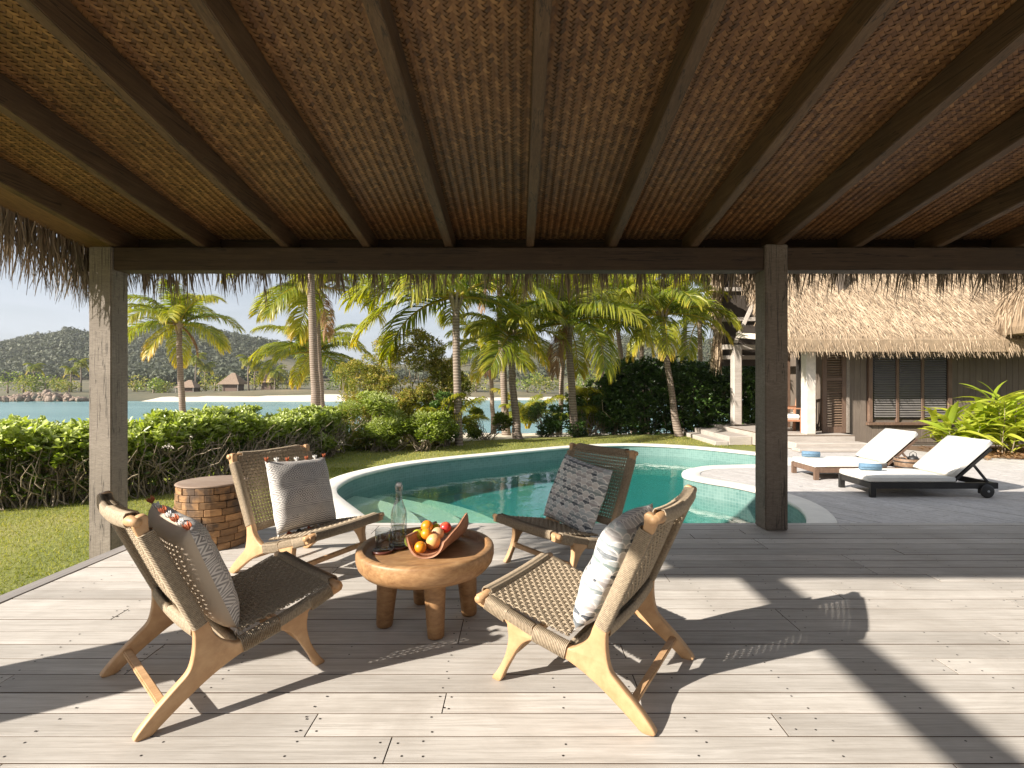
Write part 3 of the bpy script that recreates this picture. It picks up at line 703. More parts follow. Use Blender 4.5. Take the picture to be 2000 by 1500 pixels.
d2 = np.stack([rng.normal(-.05, .1, 2200), rng.normal(.03, .1, 2200), -np.ones(2200)], 1); d2 /= np.linalg.norm(d2, axis=1)[:, None]
V2, Q2 = ribbons(b2, rng.uniform(.22, .60, 2200), rng.uniform(.006, .015, 2200), d2, .05, 4, fan=np.array([1.0, 0, 0]))
VF = np.vstack([Vf, V2]); QF = np.vstack([Qf, Q2 + len(Vf)])
link('thatch_fringe', np_mesh('thatch_fringe', VF, QF, np.repeat(rng.uniform(0, 1, len(b_) + len(b2)), 10)), M['fringe'], pav, world=True, kind='stuff')

# ================================================================= VILLA
WY = 12.6
villa = empty('thatched_villa', (9.5, 14, 0), 0, 'brown timber villa with deep straw thatch behind the loungers', 'villa')
vp = lambda name, mb, mat, parent=villa, bev=.008, kind=None: bpart(name, mb, mat, parent, bev, 1, True, kind)
wx0, wx1, wz0, wz1 = 8.70, 10.55, .36, 2.12            # window hole
vp('wall', MB().box(8.13, 16, WY + .03, WY + .15, -.30, 2.6).box(8.0, 8.15, WY + .15, 16, -.3, 4.2), M['wall'])
bwid = .15; x = 8.12
bm_cache = {}
def wall_board(x, z0, z1, w):
    key = (round(z1 - z0, 2), round(w, 3))
    if key not in bm_cache:
        h = z1 - z0; me = MB().box(-w/2 + .003, w/2 - .003, -.012, .012, -h/2, h/2).mesh('wall_board'); bevel_mesh(me, .003, 1); me.materials.append(M['wall']); bm_cache[key] = me
    link('wall_board', bm_cache[key], None, villa, (x, WY + .016, (z0 + z1) / 2), world=True)
while x < 14.2:
    xc = x + bwid / 2
    if wx0 - .06 < xc < wx1 + .06:
        wall_board(xc, -.24, wz0 - .08, bwid); wall_board(xc, wz1 + .06, 2.6, bwid)
    else: wall_board(xc, -.24, 2.6, bwid)
    x += bwid
win = vp('window', MB().box(wx0 - .02, wx1 + .02, WY - .005, WY + .01, wz0 - .02, wz1 + .02), plain('dark_glass', (.03,.028,.027), .12))
for a in (MB().box(wx0 - .10, wx0, WY - .05, WY + .04, wz0 - .10, wz1 + .1), MB().box(wx1, wx1 + .10, WY - .05, WY + .04, wz0 - .10, wz1 + .1)): vp('frame', a, M['darkwood'], win)
vp('sill', MB().box(wx0 - .14, wx1 + .14, WY - .09, WY + .04, wz0 - .17, wz0 - .102), M['darkwood'], win)
for k in (1, 2):
    xm = wx0 + (wx1 - wx0) * k / 3; vp('mullion', MB().box(xm - .035, xm + .035, WY - .045, WY + .03, wz0 - .10, wz1 + .1), M['darkwood'], win)
blind_m = plain('grey_louvre', (.15, .138, .128), .5)
for k in range(3):
    a = wx0 + (wx1 - wx0) * k / 3 + .045; b = wx0 + (wx1 - wx0) * (k + 1) / 3 - .045; mb = MB()
    for z in np.arange(wz0 + .03, wz1, .058): mb.add([(a, WY - .040, z), (b, WY - .040, z), (b, WY - .008, z + .040), (a, WY - .008, z + .040), (a, WY - .037, z - .004), (b, WY - .037, z - .004)], [(0,1,2,3),(0,4,5,1)])
    vp('louvre', mb, blind_m, win, 0, kind='stuff')
# door opening, curtain and louvred door
vp('doorway', MB().box(7.05, 7.44, 12.95, 13.0, 0, 2.1), plain('interior_shade', (.02,.016,.012), .9))  # solid dark panel; the room's shade is put into its colour
vp('curtain', MB().add([(7.22 + .2 * i / 14, 12.9 + .02 * (i % 2), z) for i in range(15) for z in (.05, 2.0)], [(2*i, 2*i+2, 2*i+3, 2*i+1) for i in range(14)]), plain('curtain_cloth', (.30,.23,.17), .9), bev=0)
door = vp('door', MB().box(7.46, 7.56, WY - .06, WY - .01, .0, 2.12).box(7.94, 8.04, WY - .06, WY - .01, 0, 2.12).box(7.56, 7.94, WY - .06, WY - .01, 0, .16).box(7.56, 7.94, WY - .06, WY - .01, 1.98, 2.12).box(7.56, 7.94, WY - .06, WY - .01, 1.28, 1.36), M['darkwood'])
louv = wood('door_louvre', (.13,.085,.055), (.2,.135,.09), (.26,.18,.12), (1, 12, 12), .6, 5, .3, .2)
dl = MB().box(-.19, .19, -.028, .028, -.005, .005).mesh('slat'); dl.materials.append(louv)
for z in list(np.arange(.2, 1.26, .062)) + list(np.arange(1.4, 1.96, .062)): link('slat', dl, None, door, (7.75, WY - .035, z), (R(38), 0, 0), world=True)
vp('jamb', MB().box(8.042, 8.12, WY - .07, WY + .02, 0, 2.3), M['post'])
vp('veranda_post', MB().box(6.83, 7.07, 12.14, 12.38, 0, 2.3), M['whitepost'], bev=.02)
vp('veranda_post', MB().box(6.27, 6.53, 14.9, 15.15, 0, 2.35), M['step'], bev=.03)
vp('veranda_post', MB().box(7.35, 7.5, 14.1, 14.25, 0, 2.3), M['darkwood'])
vp('tie_beam', MB().beam((6.0, 15.0, 2.28), (8.0, 15.0, 2.28), .16, .14), M['step'])
vp('tie_beam', MB().beam((6.4, 14.9, 2.62), (6.95, 12.3, 2.25), .15, .15), M['whitepost'])
vp('brace', MB().beam((6.36, 15.0, 2.40), (7.05, 14.8, 4.1), .11, .11), M['step'])
vp('gable_wall', MB().box(6.1, 8.6, 15.5, 15.56, 1.75, 6.0), plain('dark_panel', (.055,.043,.034), .8))
for z in (2.0, 3.15, 4.05): vp('rail', MB().box(6.06, 8.2, 15.40, 15.5, z - .06, z + .06), M['step'])
vp('barge_board', MB().box(5.98, 6.10, 15.36, 15.56, 1.7, 6.0), M['darkwood'])
# floor and steps
vplat = vp('platform', MB().box(5.95, 7.9, 12.0, 17, -.34, -.03), M['step'])
for k in range(20):
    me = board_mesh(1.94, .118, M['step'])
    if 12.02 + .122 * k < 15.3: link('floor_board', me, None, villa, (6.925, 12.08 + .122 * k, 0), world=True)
vp('step', MB().box(6.3, 7.95, 11.62, 11.99, -.30, -.14), M['step'], bev=.015)
vp('step', MB().box(6.2, 8.05, 11.3, 11.61, -.31, -.23), M['step'], bev=.015)
vp('step', MB().box(5.35, 5.94, 13.0, 15.6, -.36, -.13), M['step'], bev=.015)
vp('step', MB().box(5.0, 5.34, 13.0, 15.6, -.38, -.25), M['step'], bev=.015)
# roof
ER, RR = (11.45, 1.95), (15.6, 6.4)
sl = (RR[1] - ER[1]) / (RR[0] - ER[0])
vp('roof', MB().add([(6.0, 11.55, 1.93), (17, 11.55, 1.93), (17, 15.6, 6.25), (6.0, 15.6, 6.25), (6.0, 11.55, 2.2), (17, 11.55, 2.2), (17, 15.6, 6.55), (6.0, 15.6, 6.55)],
    [(0,3,2,1),(4,5,6,7),(0,1,5,4),(1,2,6,5),(2,3,7,6),(3,0,4,7)]), plain('thatch_bed', (.30,.22,.14), .95, bstr=.5), bev=0)
nst = 40000
t = rng.uniform(0, .78, nst) ** 1.0; xx = rng.uniform(5.95, 14.6, nst)
base = np.stack([xx, 11.55 + t * 4.05 + .17, 2.22 + t * 4.35 + .19 + rng.uniform(-.03, .05, nst)], 1)
dv = np.stack([rng.normal(.06, .16, nst), np.full(nst, -.68), np.full(nst, -.73)], 1) + rng.normal(0, .05, (nst, 3)); dv /= np.linalg.norm(dv, axis=1)[:, None]
V1, Q1 = ribbons(base, rng.uniform(.12, .32, nst), rng.uniform(.008, .020, nst), dv, .06, 3, fan=np.array([0, -.73, .68]) * 2)
ne = 6000
be = np.stack([rng.uniform(5.95, 14.6, ne), 11.6 + rng.uniform(-.02, .18, ne), 2.28 + rng.uniform(-.22, .06, ne)], 1)
de = np.stack([rng.normal(0, .12, ne), rng.uniform(-.6, -.15, ne), -np.ones(ne)], 1); de /= np.linalg.norm(de, axis=1)[:, None]
V3, Q3 = ribbons(be, rng.uniform(.12, .34, ne), rng.uniform(.008, .018, ne), de, .06, 3)
nr = 1500
br = np.stack([rng.normal(5.97, .06, nr), 11.6 + (tt := rng.uniform(0, .9, nr)) * 4.0, 2.1 + tt * 4.3 + rng.uniform(-.1, .1, nr)], 1)
dr = np.stack([rng.normal(-.25, .2, nr), rng.normal(-.3, .15, nr), -np.ones(nr)], 1); dr /= np.linalg.norm(dr, axis=1)[:, None]
V4, Q4 = ribbons(br, rng.uniform(.2, .45, nr), rng.uniform(.014, .03, nr), dr, .08, 3)
br2 = np.stack([rng.normal(5.98, .07, 900), rng.normal(15.4, .08, 900), rng.uniform(1.9, 6.0, 900)], 1)
dr2 = np.stack([rng.normal(-.12, .12, 900), rng.normal(-.1, .1, 900), -np.ones(900)], 1); dr2 /= np.linalg.norm(dr2, axis=1)[:, None]
V5, Q5 = ribbons(br2, rng.uniform(.25, .55, 900), rng.uniform(.014, .03, 900), dr2, .08, 3)
acc_v, acc_q, off = [], [], 0
for v_, q_ in ((V1, Q1), (V3, Q3), (V4, Q4), (V5, Q5)): acc_v.append(v_); acc_q.append(q_ + off); off += len(v_)
tn = np.clip(rng.normal(.55, .22, nst + ne + nr + 900), 0, 1)
link('thatch', np_mesh('thatch', np.vstack(acc_v), np.vstack(acc_q), np.repeat(tn, 8)), M['thatch'], villa, world=True, kind='stuff')
# rounded thatch hood of the porch at the right
hood = vp('hood', MB().lathe([(.02, 3.62), (.25, 3.6), (.55, 3.45), (.78, 3.2), (.9, 2.9), (.95, 2.45), (.9, 2.3), (.2, 2.3)], 24, (11.75, 11.2, 0)), M['thatch'], bev=0)
nh = 2600; th = rng.uniform(0, 2*math.pi, nh); zz = rng.uniform(0, 1, nh)
rr = .12 + .84 * np.sqrt(zz); zc = 3.64 - 1.0 * zz ** 2
bh = np.stack([11.75 + rr * np.cos(th), 11.2 + rr * np.sin(th), zc], 1)
dh = np.stack([np.cos(th) * (1.05 - zz), np.sin(th) * (1.05 - zz), -.3 - 1.2 * zz], 1) + rng.normal(0, .12, (nh, 3)); dh /= np.linalg.norm(dh, axis=1)[:, None]
V6, Q6 = ribbons(bh, rng.uniform(.2, .5, nh), rng.uniform(.014, .03, nh), dh, .08, 3, fan=None)
link('hood_thatch', np_mesh('hood_thatch', V6, Q6, np.repeat(np.clip(rng.normal(.35, .25, nh), 0, 1), 8)), M['thatch'], villa, world=True, kind='stuff')
# ================================================================= LOUNGE CHAIRS
HW = 0.28
prof = [(.036,.752),(.042,.70),(.10,.585),(.16,.46),(.222,.326),(.238,.283),(.262,.252),(.292,.230),(.330,.218),(.45,.248),(.60,.287),(.70,.318),(.742,.330),(.748,.305),(.735,.285),
        (.61,.252),(.594,.225),(.590,.178),(.606,.11),(.640,.045),(.668,.006),(.655,0),(.628,0),(.600,.055),(.570,.108),(.548,.146),(.518,.182),(.470,.205),
        (.400,.190),(.329,.170),(.267,.145),(.205,.112),(.135,.066),(.075,.022),(.045,0),(.008,0),(-.004,.010),(.020,.042),(.065,.088),(.115,.132),(.152,.166),(.165,.195),(.172,.235),(.174,.280),(.167,.322),(.115,.44),(.055,.575),(-.005,.715),(-.002,.745),(.014,.758)]
def side_frame():
    P = resample(catmull(prof, 6), .011); th = .017; n = len(P)
    rings = [(-th, .0055), (-th + .0015, .0022), (-th + .0055, 0), (th - .0055, 0), (th - .0015, .0022), (th, .0055)]
    V = []
    for s_, ins in rings: V += [(p[0], s_, p[1]) for p in offset(P, -ins)]
    F = [(k*n + i, k*n + (i+1) % n, (k+1)*n + (i+1) % n, (k+1)*n + i) for k in range(5) for i in range(n)]
    tri = tessellate_polygon([[Vector((p[0], p[1], 0)) for p in offset(P, -.0055)]])
    F += [tuple(t) for t in tri] + [tuple(5*n + i for i in t)[::-1] for t in tri]
    me = MB().add(V, F).mesh('side_frame', True); bm = bmesh.new(); bm.from_mesh(me)
    bmesh.ops.recalc_face_normals(bm, faces=bm.faces); bm.to_mesh(me); bm.free()
    me.set_sharp_from_angle(angle=R(50)); return me
def seatz(t): return .243 + (t - .33) * .272
def bar(pts, rad, ends):
    return MB().tube(pts, [rad * e for e in ends], 12)
def curve_bar(t, z, half, bow_t=0, bow_z=0, n=9):
    return [(t + bow_t * (1 - (s/half) ** 2), s, z + bow_z * (1 - (s/half) ** 2)) for s in np.linspace(-half, half, n)]
def rope_rings(path, cross, pitch=.0064, rad=.0031):
    """closed loops of cord round a bar: cross = half sizes (along bar normal, across)"""
    mb = MB(); path = [Vector(p) for p in path]
    L_ = [0]
    for a, b in zip(path, path[1:]): L_.append(L_[-1] + (b - a).length)
    s = 0
    while s < L_[-1]:
        i = max(k for k in range(len(L_) - 1) if L_[k] <= s + 1e-9); f = (s - L_[i]) / (L_[i+1] - L_[i])
        p = path[i].lerp(path[i+1], f); d = (path[i+1] - path[i]).normalized()
        a = d.cross(Vector((0, 1, 0))) if abs(d.y) < .7 else d.cross(Vector((0, 0, 1))); a.normalize(); b = d.cross(a)
        ha, hb = cross; pts = []
        for (ca_, sa_) in ((1,.55),(.75,1),(-.75,1),(-1,.55),(-1,-.55),(-.75,-1),(.75,-1),(1,-.55)):
            pts.append(p + a * (ca_ * ha) + b * (sa_ * hb))
        mb.tube(pts, rad, 4, closed=True); s += pitch
    return mb
def weave(orig, ua, ub, nrm, la, lb, na, nb, amp=.0042, rad=.0032, sag=0.012):
    """cords in pairs: na pairs run along ub (side to side), nb pairs along ua"""
    mb = MB(); o = Vector(orig); ua, ub, nrm = Vector(ua), Vector(ub), Vector(nrm)
    P = lambda a, b, h: o + ua * a + ub * b + nrm * (h - sag * (1 - (2*b/lb) ** 2) * (1 - (2*a/la - 1) ** 4))
    pa, pb = la / na, lb / nb
    for i in range(na):
        for s in (-1, 1):
            a = (i + .5) * pa + s * .0036
            pts = [P(a, -lb/2, -.004)] + [P(a, -lb/2 + (j + .5) * pb, amp * (1 if (i + j) % 2 == 0 else -1)) for j in range(nb)] + [P(a, lb/2, -.004)]
            mb.tube(pts, rad, 4, cap=False)
    for j in range(nb):
        for s in (-1, 1):
            b = -lb/2 + (j + .5) * pb + s * .0036
            pts = [P(0, b, -.004)] + [P((i + .5) * pa, b, -amp * (1 if (i + j) % 2 == 0 else -1)) for i in range(na)] + [P(la, b, -.004)]
            mb.tube(pts, rad, 4, cap=False)
    return mb
CH = {}
CH['side_frame'] = side_frame(); CH['side_frame'].materials.append(M['teak'])
def chm(name, mb, mat, smooth=True):
    me = mb.mesh(name, smooth); me.materials.append(mat); CH[name] = me
endp = [.75, 1, 1.05, 1, 1, 1, 1.05, 1, .75]
chm('top_rail', bar(curve_bar(.004, .737, .304, -.014, -.012), .020, endp), M['teak'])
chm('front_rail', bar(curve_bar(.722, .318, .318, 0, -.006), .021, endp), M['teak'])
chm('back_rail', bar(curve_bar(.192, .300, .27, -.012, 0), .016, [1]*9), M['teak'])
chm('seat_rail', bar(curve_bar(.330, .196, .27), .013, [1]*9), M['teak'])
chm('seat_rail_wrap', rope_rings(curve_bar(.330, .196, .255), (.0165, .0165)), M['rope'])
chm('rail_wrap', rope_rings(curve_bar(.004, .7345, .225, -.0135, -.0095), (.0235, .0235)), M['rope'])
chm('front_wrap', rope_rings(curve_bar(.722, .318, .255, 0, -.006), (.0245, .0245)), M['rope'])
chm('lower_wrap', rope_rings(curve_bar(.192, .300, .255, -.012, 0), (.0195, .0195)), M['rope'])
chm('rear_stretcher', MB().box(.068, .098, -.265, .265, .070, .088), M['teak'], False)
chm('front_stretcher', MB().box(.580, .604, -.265, .265, .098, .128), M['teak'], False)
for k in ('rear_stretcher', 'front_stretcher'): bevel_mesh(CH[k], .004, 2)
for side in (-1, 1):
    y = side * HW
    chm('back_wrap%d' % side, rope_rings([(.030, y, .694), (.193, y, .325)], (.025, .0215)), M['rope'])
    mb = rope_rings([(.335, y, .200), (.475, y, .231)], (.029, .0215))
    mb2 = rope_rings([(.604, y, .270), (.700, y, .302)], (.0275, .0215)); mb.add(mb2.v, mb2.f)
    for k in range(20):                                   # over the front leg the cord lies on top of the rail only
        t = .479 + .0064 * k; zc = .232 + (t - .475) * .30
        mb.tube([(t, y - .0205, zc - .010), (t, y - .020, zc + .022), (t, y, zc + .0275), (t, y + .020, zc + .022), (t, y + .0205, zc - .010)], .0031, 4, cap=False)
    chm('seat_wrap%d' % side, mb, M['rope'])
ua = Vector((.722 - .338, 0, .318 - .236)); la = ua.length; ua.normalize(); nz_ = Vector((-ua.z, 0, ua.x))
chm('seat_weave', weave(Vector((.340, 0, .230)) + nz_ * .018, ua, (0, 1, 0), nz_, la - .008, .53, 19, 25), M['rope'])
ub_ = Vector((.010 - .190, 0, .735 - .305)); lb_ = ub_.length; ub_.normalize(); nb_ = Vector((ub_.z, 0, -ub_.x))
chm('back_weave', weave(Vector((.190, 0, .305)) + nb_ * .016, ub_, (0, 1, 0), nb_, lb_, .53, 21, 25, sag=.02), M['rope'])
def build_chair(c, th, label):
    o = empty('lounge_chair', (c[0], c[1], 0), th, label, 'lounge chair', 'low teak and rope lounge chairs round the table')
    for s in (-1, 1):
        link('side_frame', CH['side_frame'], None, o, (0, s * HW, 0))
        link('back_wrap', CH['back_wrap%d' % s], None, o, kind='stuff'); link('seat_wrap', CH['seat_wrap%d' % s], None, o, kind='stuff')
    for k in ('top_rail', 'front_rail', 'back_rail', 'seat_rail', 'rear_stretcher', 'front_stretcher'): link(k, CH[k], None, o)
    for k in ('rail_wrap', 'front_wrap', 'lower_wrap', 'seat_rail_wrap', 'seat_weave', 'back_weave'): link(k, CH[k], None, o, kind='stuff')
    return o
chairs = [((-1.498, 1.907), 48.0, 'teak and rope chair seen from behind, nearest the lawn, with tasselled grey cushion'),
          ((-1.704, 3.523), -27.8, 'teak and rope chair by the wooden drum stool, facing the table'),
          ((.616, 1.989), 148.5, 'teak and rope chair in full sun at the right front, near the camera'),
          ((.60, 3.643), 219.5, 'teak and rope chair at the pool edge, facing forward with scale cushion')]
# ---------------------------------------------------------------- cushions
def cushion_mesh(size, thick, n=22):
    V = []; UVs = []; F = []; MI = []
    g = np.linspace(-1, 1, n + 1)
    idx_ = {}
    for side in (1, -1):
        for i, a in enumerate(g):
            for j, b in enumerate(g):
                edge = i in (0, n) or j in (0, n)
                if side == -1 and edge: idx_[(side, i, j)] = idx_[(1, i, j)]; continue
                h = (max(0, 1 - abs(a) ** 2.6) * max(0, 1 - abs(b) ** 2.6)) ** .45
                pin = 1 - .055 * (1 - abs(b) ** 2) * abs(a) ** 3; pin2 = 1 - .055 * (1 - abs(a) ** 2) * abs(b) ** 3
                wr = .006 * math.sin(a * 5 + b * 3 + side) * h + .004 * math.sin(b * 9 - a * 4) * h
                idx_[(side, i, j)] = len(V); V.append((a * size / 2 * pin, b * size / 2 * pin2, side * h * thick / 2 + wr)); UVs.append(((a+1)/2, (b+1)/2))
        for i in range(n):
            for j in range(n):
                q = [idx_[(side, i, j)], idx_[(side, i+1, j)], idx_[(side, i+1, j+1)], idx_[(side, i, j+1)]]
                F.append(tuple(q if side == 1 else q[::-1])); MI.append(0 if side == 1 else 1)
    me = bpy.data.meshes.new('cushion'); me.from_pydata(V, [], F)
    me.polygons.foreach_set('material_index', MI); me.polygons.foreach_set('use_smooth', [True]*len(F))
    uv = me.uv_layers.new(name='UVMap')
    for p in me.polygons:
        for li, vi in zip(p.loop_indices, p.vertices): uv.data[li].uv = UVs[vi]
    me.update(); return me
CM = {'grey': cushion_mesh(.47, .17), 'grey_pale': cushion_mesh(.47, .16), 'scale': cushion_mesh(.46, .16)}
CM['grey'].materials.append(M['ethnic']); CM['grey'].materials.append(M['linen'])
CM['grey_pale'].materials.append(M['ethnic']); CM['grey_pale'].materials.append(M['linen_white'])
CM['scale'].materials.append(M['scales']); CM['scale'].materials.append(M['scales'])
def tassel_mesh(mat):
    mb = MB()
    for k in range(22):
        a = rng.uniform(0, 2*math.pi); r = rng.uniform(0, .013); l = rng.uniform(.018, .03)
        p0 = Vector((rng.normal(0, .003), 0, 0)); p1 = Vector((math.cos(a) * r, .012, math.sin(a) * r)); p2 = Vector((math.cos(a) * r * 1.5, l, math.sin(a) * r * 1.3))
        mb.tube([p0, p1, p2], [.0022, .0024, .0012], 4)
    me = mb.mesh('tassel', True); me.materials.append(mat); return me
TS = [tassel_mesh(M['linen_white']), tassel_mesh(M['tassel_rust']), tassel_mesh(M['tassel_black'])]
def place_cushion(chair, key, label, group, roll, base=(.235, 0, .222), tilt=22, shift=(0, 0, 0), tassels=False):
    (cx, cy), th = chair; th = R(th)
    up = Vector((-math.sin(R(tilt)), 0, math.cos(R(tilt)))); nrm = Vector((math.cos(R(tilt)), 0, math.sin(R(tilt)))); lat = up.cross(nrm)
    M3 = Matrix((lat, up, nrm)).transposed() @ Matrix.Rotation(R(roll), 3, 'Z')
    loc = Vector(base) + up * .235 + nrm * .085 + Vector(shift)
    Rz = Matrix.Rotation(th, 3, 'Z')
    o = link('cushion', CM[key], None); o.matrix_world = (Matrix.Translation(Vector((cx, cy, 0)) + Rz @ loc) @ (Rz @ M3).to_4x4())
    tag(o, label, 'cushion', group)
    if tassels:
        for e, yy in ((1, .232), (-1, -.232)):
            for k in range(7):
                x = -.225 + k * .075
                t = link('tassel', TS[(1, 0, 1, 0, 1, 0, 1)[k] if e > 0 else (0, 1, 2, 1, 0, 1, 2)[k]], None, o, (x, yy * (1 - .05 * (1 - (x / .235) ** 2)), 0), (0, 0, 0 if e > 0 else math.pi))
    return o
G1, G2 = 'grey printed cushions with tassels', 'cushions printed with fish scales'
for (c, th, lab) in chairs: build_chair(c, R(th), lab)
place_cushion(chairs[0][:2], 'grey', 'grey tasselled cushion seen from its plain beige back, dappled with sun', G1, 4, tassels=True, shift=(.02, -.02, 0))
place_cushion(chairs[1][:2], 'grey_pale', 'grey patterned cushion with rust and white tassels, facing the camera', G1, -4, tassels=True, shift=(.05, .03, .0), tilt=20)
place_cushion(chairs[2][:2], 'scale', 'fish scale cushion seen edge on in the sunlit front chair', G2, 3, shift=(.01, .02, 0), tilt=21)
place_cushion(chairs[3][:2], 'scale', 'fish scale cushion facing the camera in front of the pool', G2, -8, shift=(.05, .02, -.012), tilt=20)

# ================================================================= COFFEE TABLE and what stands on it
TX, TY = -.458, 2.55
table = empty('coffee_table', (TX, TY, 0), .3, 'round chunky wooden coffee table with dished top', 'coffee table')
r = .337
mb = MB().lathe([(.001, .285), (r - .075, .285), (r - .03, .298), (r - .008, .325), (r, .355), (r, .388), (r - .003, .396), (r - .009, .401), (r - .030, .403), (r - .035, .401), (r - .038, .396), (r - .043, .377), (r - .048, .372), (r - .06, .370), (.001, .369)], 72)
me = mb.mesh('tabletop', True); me.set_sharp_from_angle(angle=R(38)); link('tabletop', me, M['table'], table)
leg = MB().lathe([(.026, 0), (.037, .003), (.040, .012), (.046, .12), (.053, .24), (.058, .30)], 20).mesh('leg', True); leg.materials.append(M['table'])
for px, py in ((850, 1252), (745, 1228), (918, 1204), (820, 1180)):
    w = onz(px, py, 0); q = Matrix.Rotation(-.3, 3, 'Z') @ (Vector((w.x - TX, w.y + .03 - TY, 0)))
    ax = Vector((-q.y, q.x, 0)).normalized()
    l = link('leg', leg, None, table, (q.x * .97, q.y * .97, 0)); l.rotation_euler = (Matrix.Rotation(R(-4), 3, ax)).to_euler()
TOP = .370
def tp(px, py): return onz(px, py, TOP)
coaster = MB().lathe([(.001, 0), (.050, 0), (.054, .004), (.054, .012), (.050, .014), (.046, .010), (.001, .009)], 28).mesh('coaster', True)
coaster.materials.append(plain('dark_lacquer', (.10, .03, .018), .35, .2))
ct, cb = tp(748, 1078), tp(779, 1069)
tag(link('coaster', coaster, None, None, (ct.x, ct.y, TOP)), 'dark red round coaster under the tumbler', 'coaster', 'round coasters on the table')
tag(link('coaster', coaster, None, None, (cb.x, cb.y, TOP)), 'dark red round coaster under the water bottle', 'coaster', 'round coasters on the table')
tum = MB().lathe([(.001, .0), (.033, 0), (.036, .004), (.0385, .10), (.0375, .101), (.0365, .10), (.034, .014), (.001, .012)], 32)
tag(link('tumbler', tum.mesh('tumbler', True), M['glass'], None, (ct.x, ct.y, TOP + .0105)), 'empty clear glass tumbler on the coffee table', 'glass')
bot = empty('water_bottle', (cb.x, cb.y, TOP + .0105), 0, 'clear swing top glass bottle half filled with water', 'bottle')
bo = [(.001, .0), (.036, 0), (.040, .006), (.040, .155), (.037, .175), (.027, .205), (.017, .235), (.0145, .27), (.0145, .292), (.018, .294), (.018, .302), (.0145, .304)]
inn = [(rr_ - .003, z) for rr_, z in bo[::-1] if z > .01] + [(.001, .010)]
link('glass_body', MB().lathe(bo + inn, 32).mesh('glass_body', True), M['glass'], bot)
link('water', MB().lathe([(.001, .0115), (.0355, .0115), (.0362, .02), (.0362, .098), (.001, .098)], 28).mesh('water', True), M['glass'], bot)
cap = link('stopper', MB().lathe([(.001, .296), (.009, .296), (.013, .305), (.013, .312), (.008, .318), (.001, .319)], 18).mesh('stopper', True), plain('white_ceramic', (.75, .73, .70), .3), bot)
link('wire_bail', MB().tube([(.016, 0, .27), (.019, 0, .30), (.012, 0, .322), (-.012, 0, .322), (-.019, 0, .30), (-.016, 0, .27)], .0013, 6).mesh('wire_bail', True), plain('steel_wire', (.5, .5, .5), .3, metallic=1), bot)
# bark tray
a_, b_ = onz(829, 1092, TOP), onz(886, 1048, TOP)
axis = (b_ - a_).normalized(); tl = .34; cen_ = a_ + axis * .17; cen_.z = TOP
tray = empty('fruit_tray', cen_, math.atan2(axis.y, axis.x), 'curved reddish bark tray heaped with fruit', 'tray')
mb = MB(); ns, nl = 18, 14; Vt = []
for lay, rad in ((0, .098), (1, .086)):
    for i in range(nl + 1):
        u = (i / nl - .5) * tl
        for j in range(ns + 1):
            hi = R(84 + 34 * (i / nl) ** 1.3); lo = -R(92 - 10 * i / nl)
            ph = lo + (hi - lo) * j / ns          # hi side is the camera-right flank
            rr_ = rad * (1 + .015 * math.sin(i * .9 + j * .4))
            x_ = u + .006 * math.sin(j * .7)
            Vt.append((x_, -math.sin(ph) * rr_ * 1.02, .098 - math.cos(ph) * rr_ - (.0 if abs(ph) < 1 else 0)))
o1 = (nl + 1) * (ns + 1); Ft = []
for i in range(nl):
    for j in range(ns):
        q = i * (ns+1) + j; Ft.append((q, q+1, q+ns+2, q+ns+1)); Ft.append((o1+q, o1+q+ns+1, o1+q+ns+2, o1+q+1))
for i in range(nl):
    for j in (0, ns):
        q = i * (ns+1) + j; Ft.append((q, q+ns+1, o1+q+ns+1, o1+q))
for i in (0, nl):
    for j in range(ns):
        q = i * (ns+1) + j; Ft.append((q, q+1, o1+q+1, o1+q))
link('bark_shell', mb.add(Vt, Ft).mesh('bark_shell', True), M['bark'], tray)
def fruit_mesh(name, r, sx=1, sz=1, dimple=.1, n=20):
    p = []
    for i in range(n + 1):
        t = math.pi * i / n; rr_ = r * (1 - dimple * math.exp(-(t / .35) ** 2) - dimple * .6 * math.exp(-((math.pi - t) / .3) ** 2))
        p.append((max(1e-6, rr_ * math.sin(t)), -rr_ * math.cos(t) * sz))
    return MB().lathe(p, 24).mesh(name, True)
def fruitmat(name, c1, c2, c3, rough=.35, sc=14, b=.15):
    m, nt, bs, out = new_mat(name); v = coords(nt, rnd=2.0)
    n_ = noise_tex(nt, v, sc, 4); nt.links.new(ramp(nt, n_, [(.3, c1), (.5, c2), (.7, c3)]), bs.inputs['Base Color']); bs.inputs['Roughness'].default_value = rough
    bump(nt, bs, noise_tex(nt, v, 180, 2), b, .002); return m
fo = fruitmat('orange_peel', (.62, .19, .008), (.72, .25, .012), (.80, .33, .02), .38)
fg = fruitmat('green_peel', (.32, .36, .02), (.45, .46, .03), (.58, .5, .05), .35)
fm = fruitmat('mango_skin', (.62, .20, .10), (.72, .42, .16), (.50, .47, .14), .4, 12)
fa = fruitmat('apple_skin', (.42, .02, .02), (.55, .04, .03), (.62, .16, .06), .35, 18, .02)
fp = fruitmat('pale_fruit', (.60, .45, .22), (.66, .40, .22), (.70, .52, .30), .4, 14)
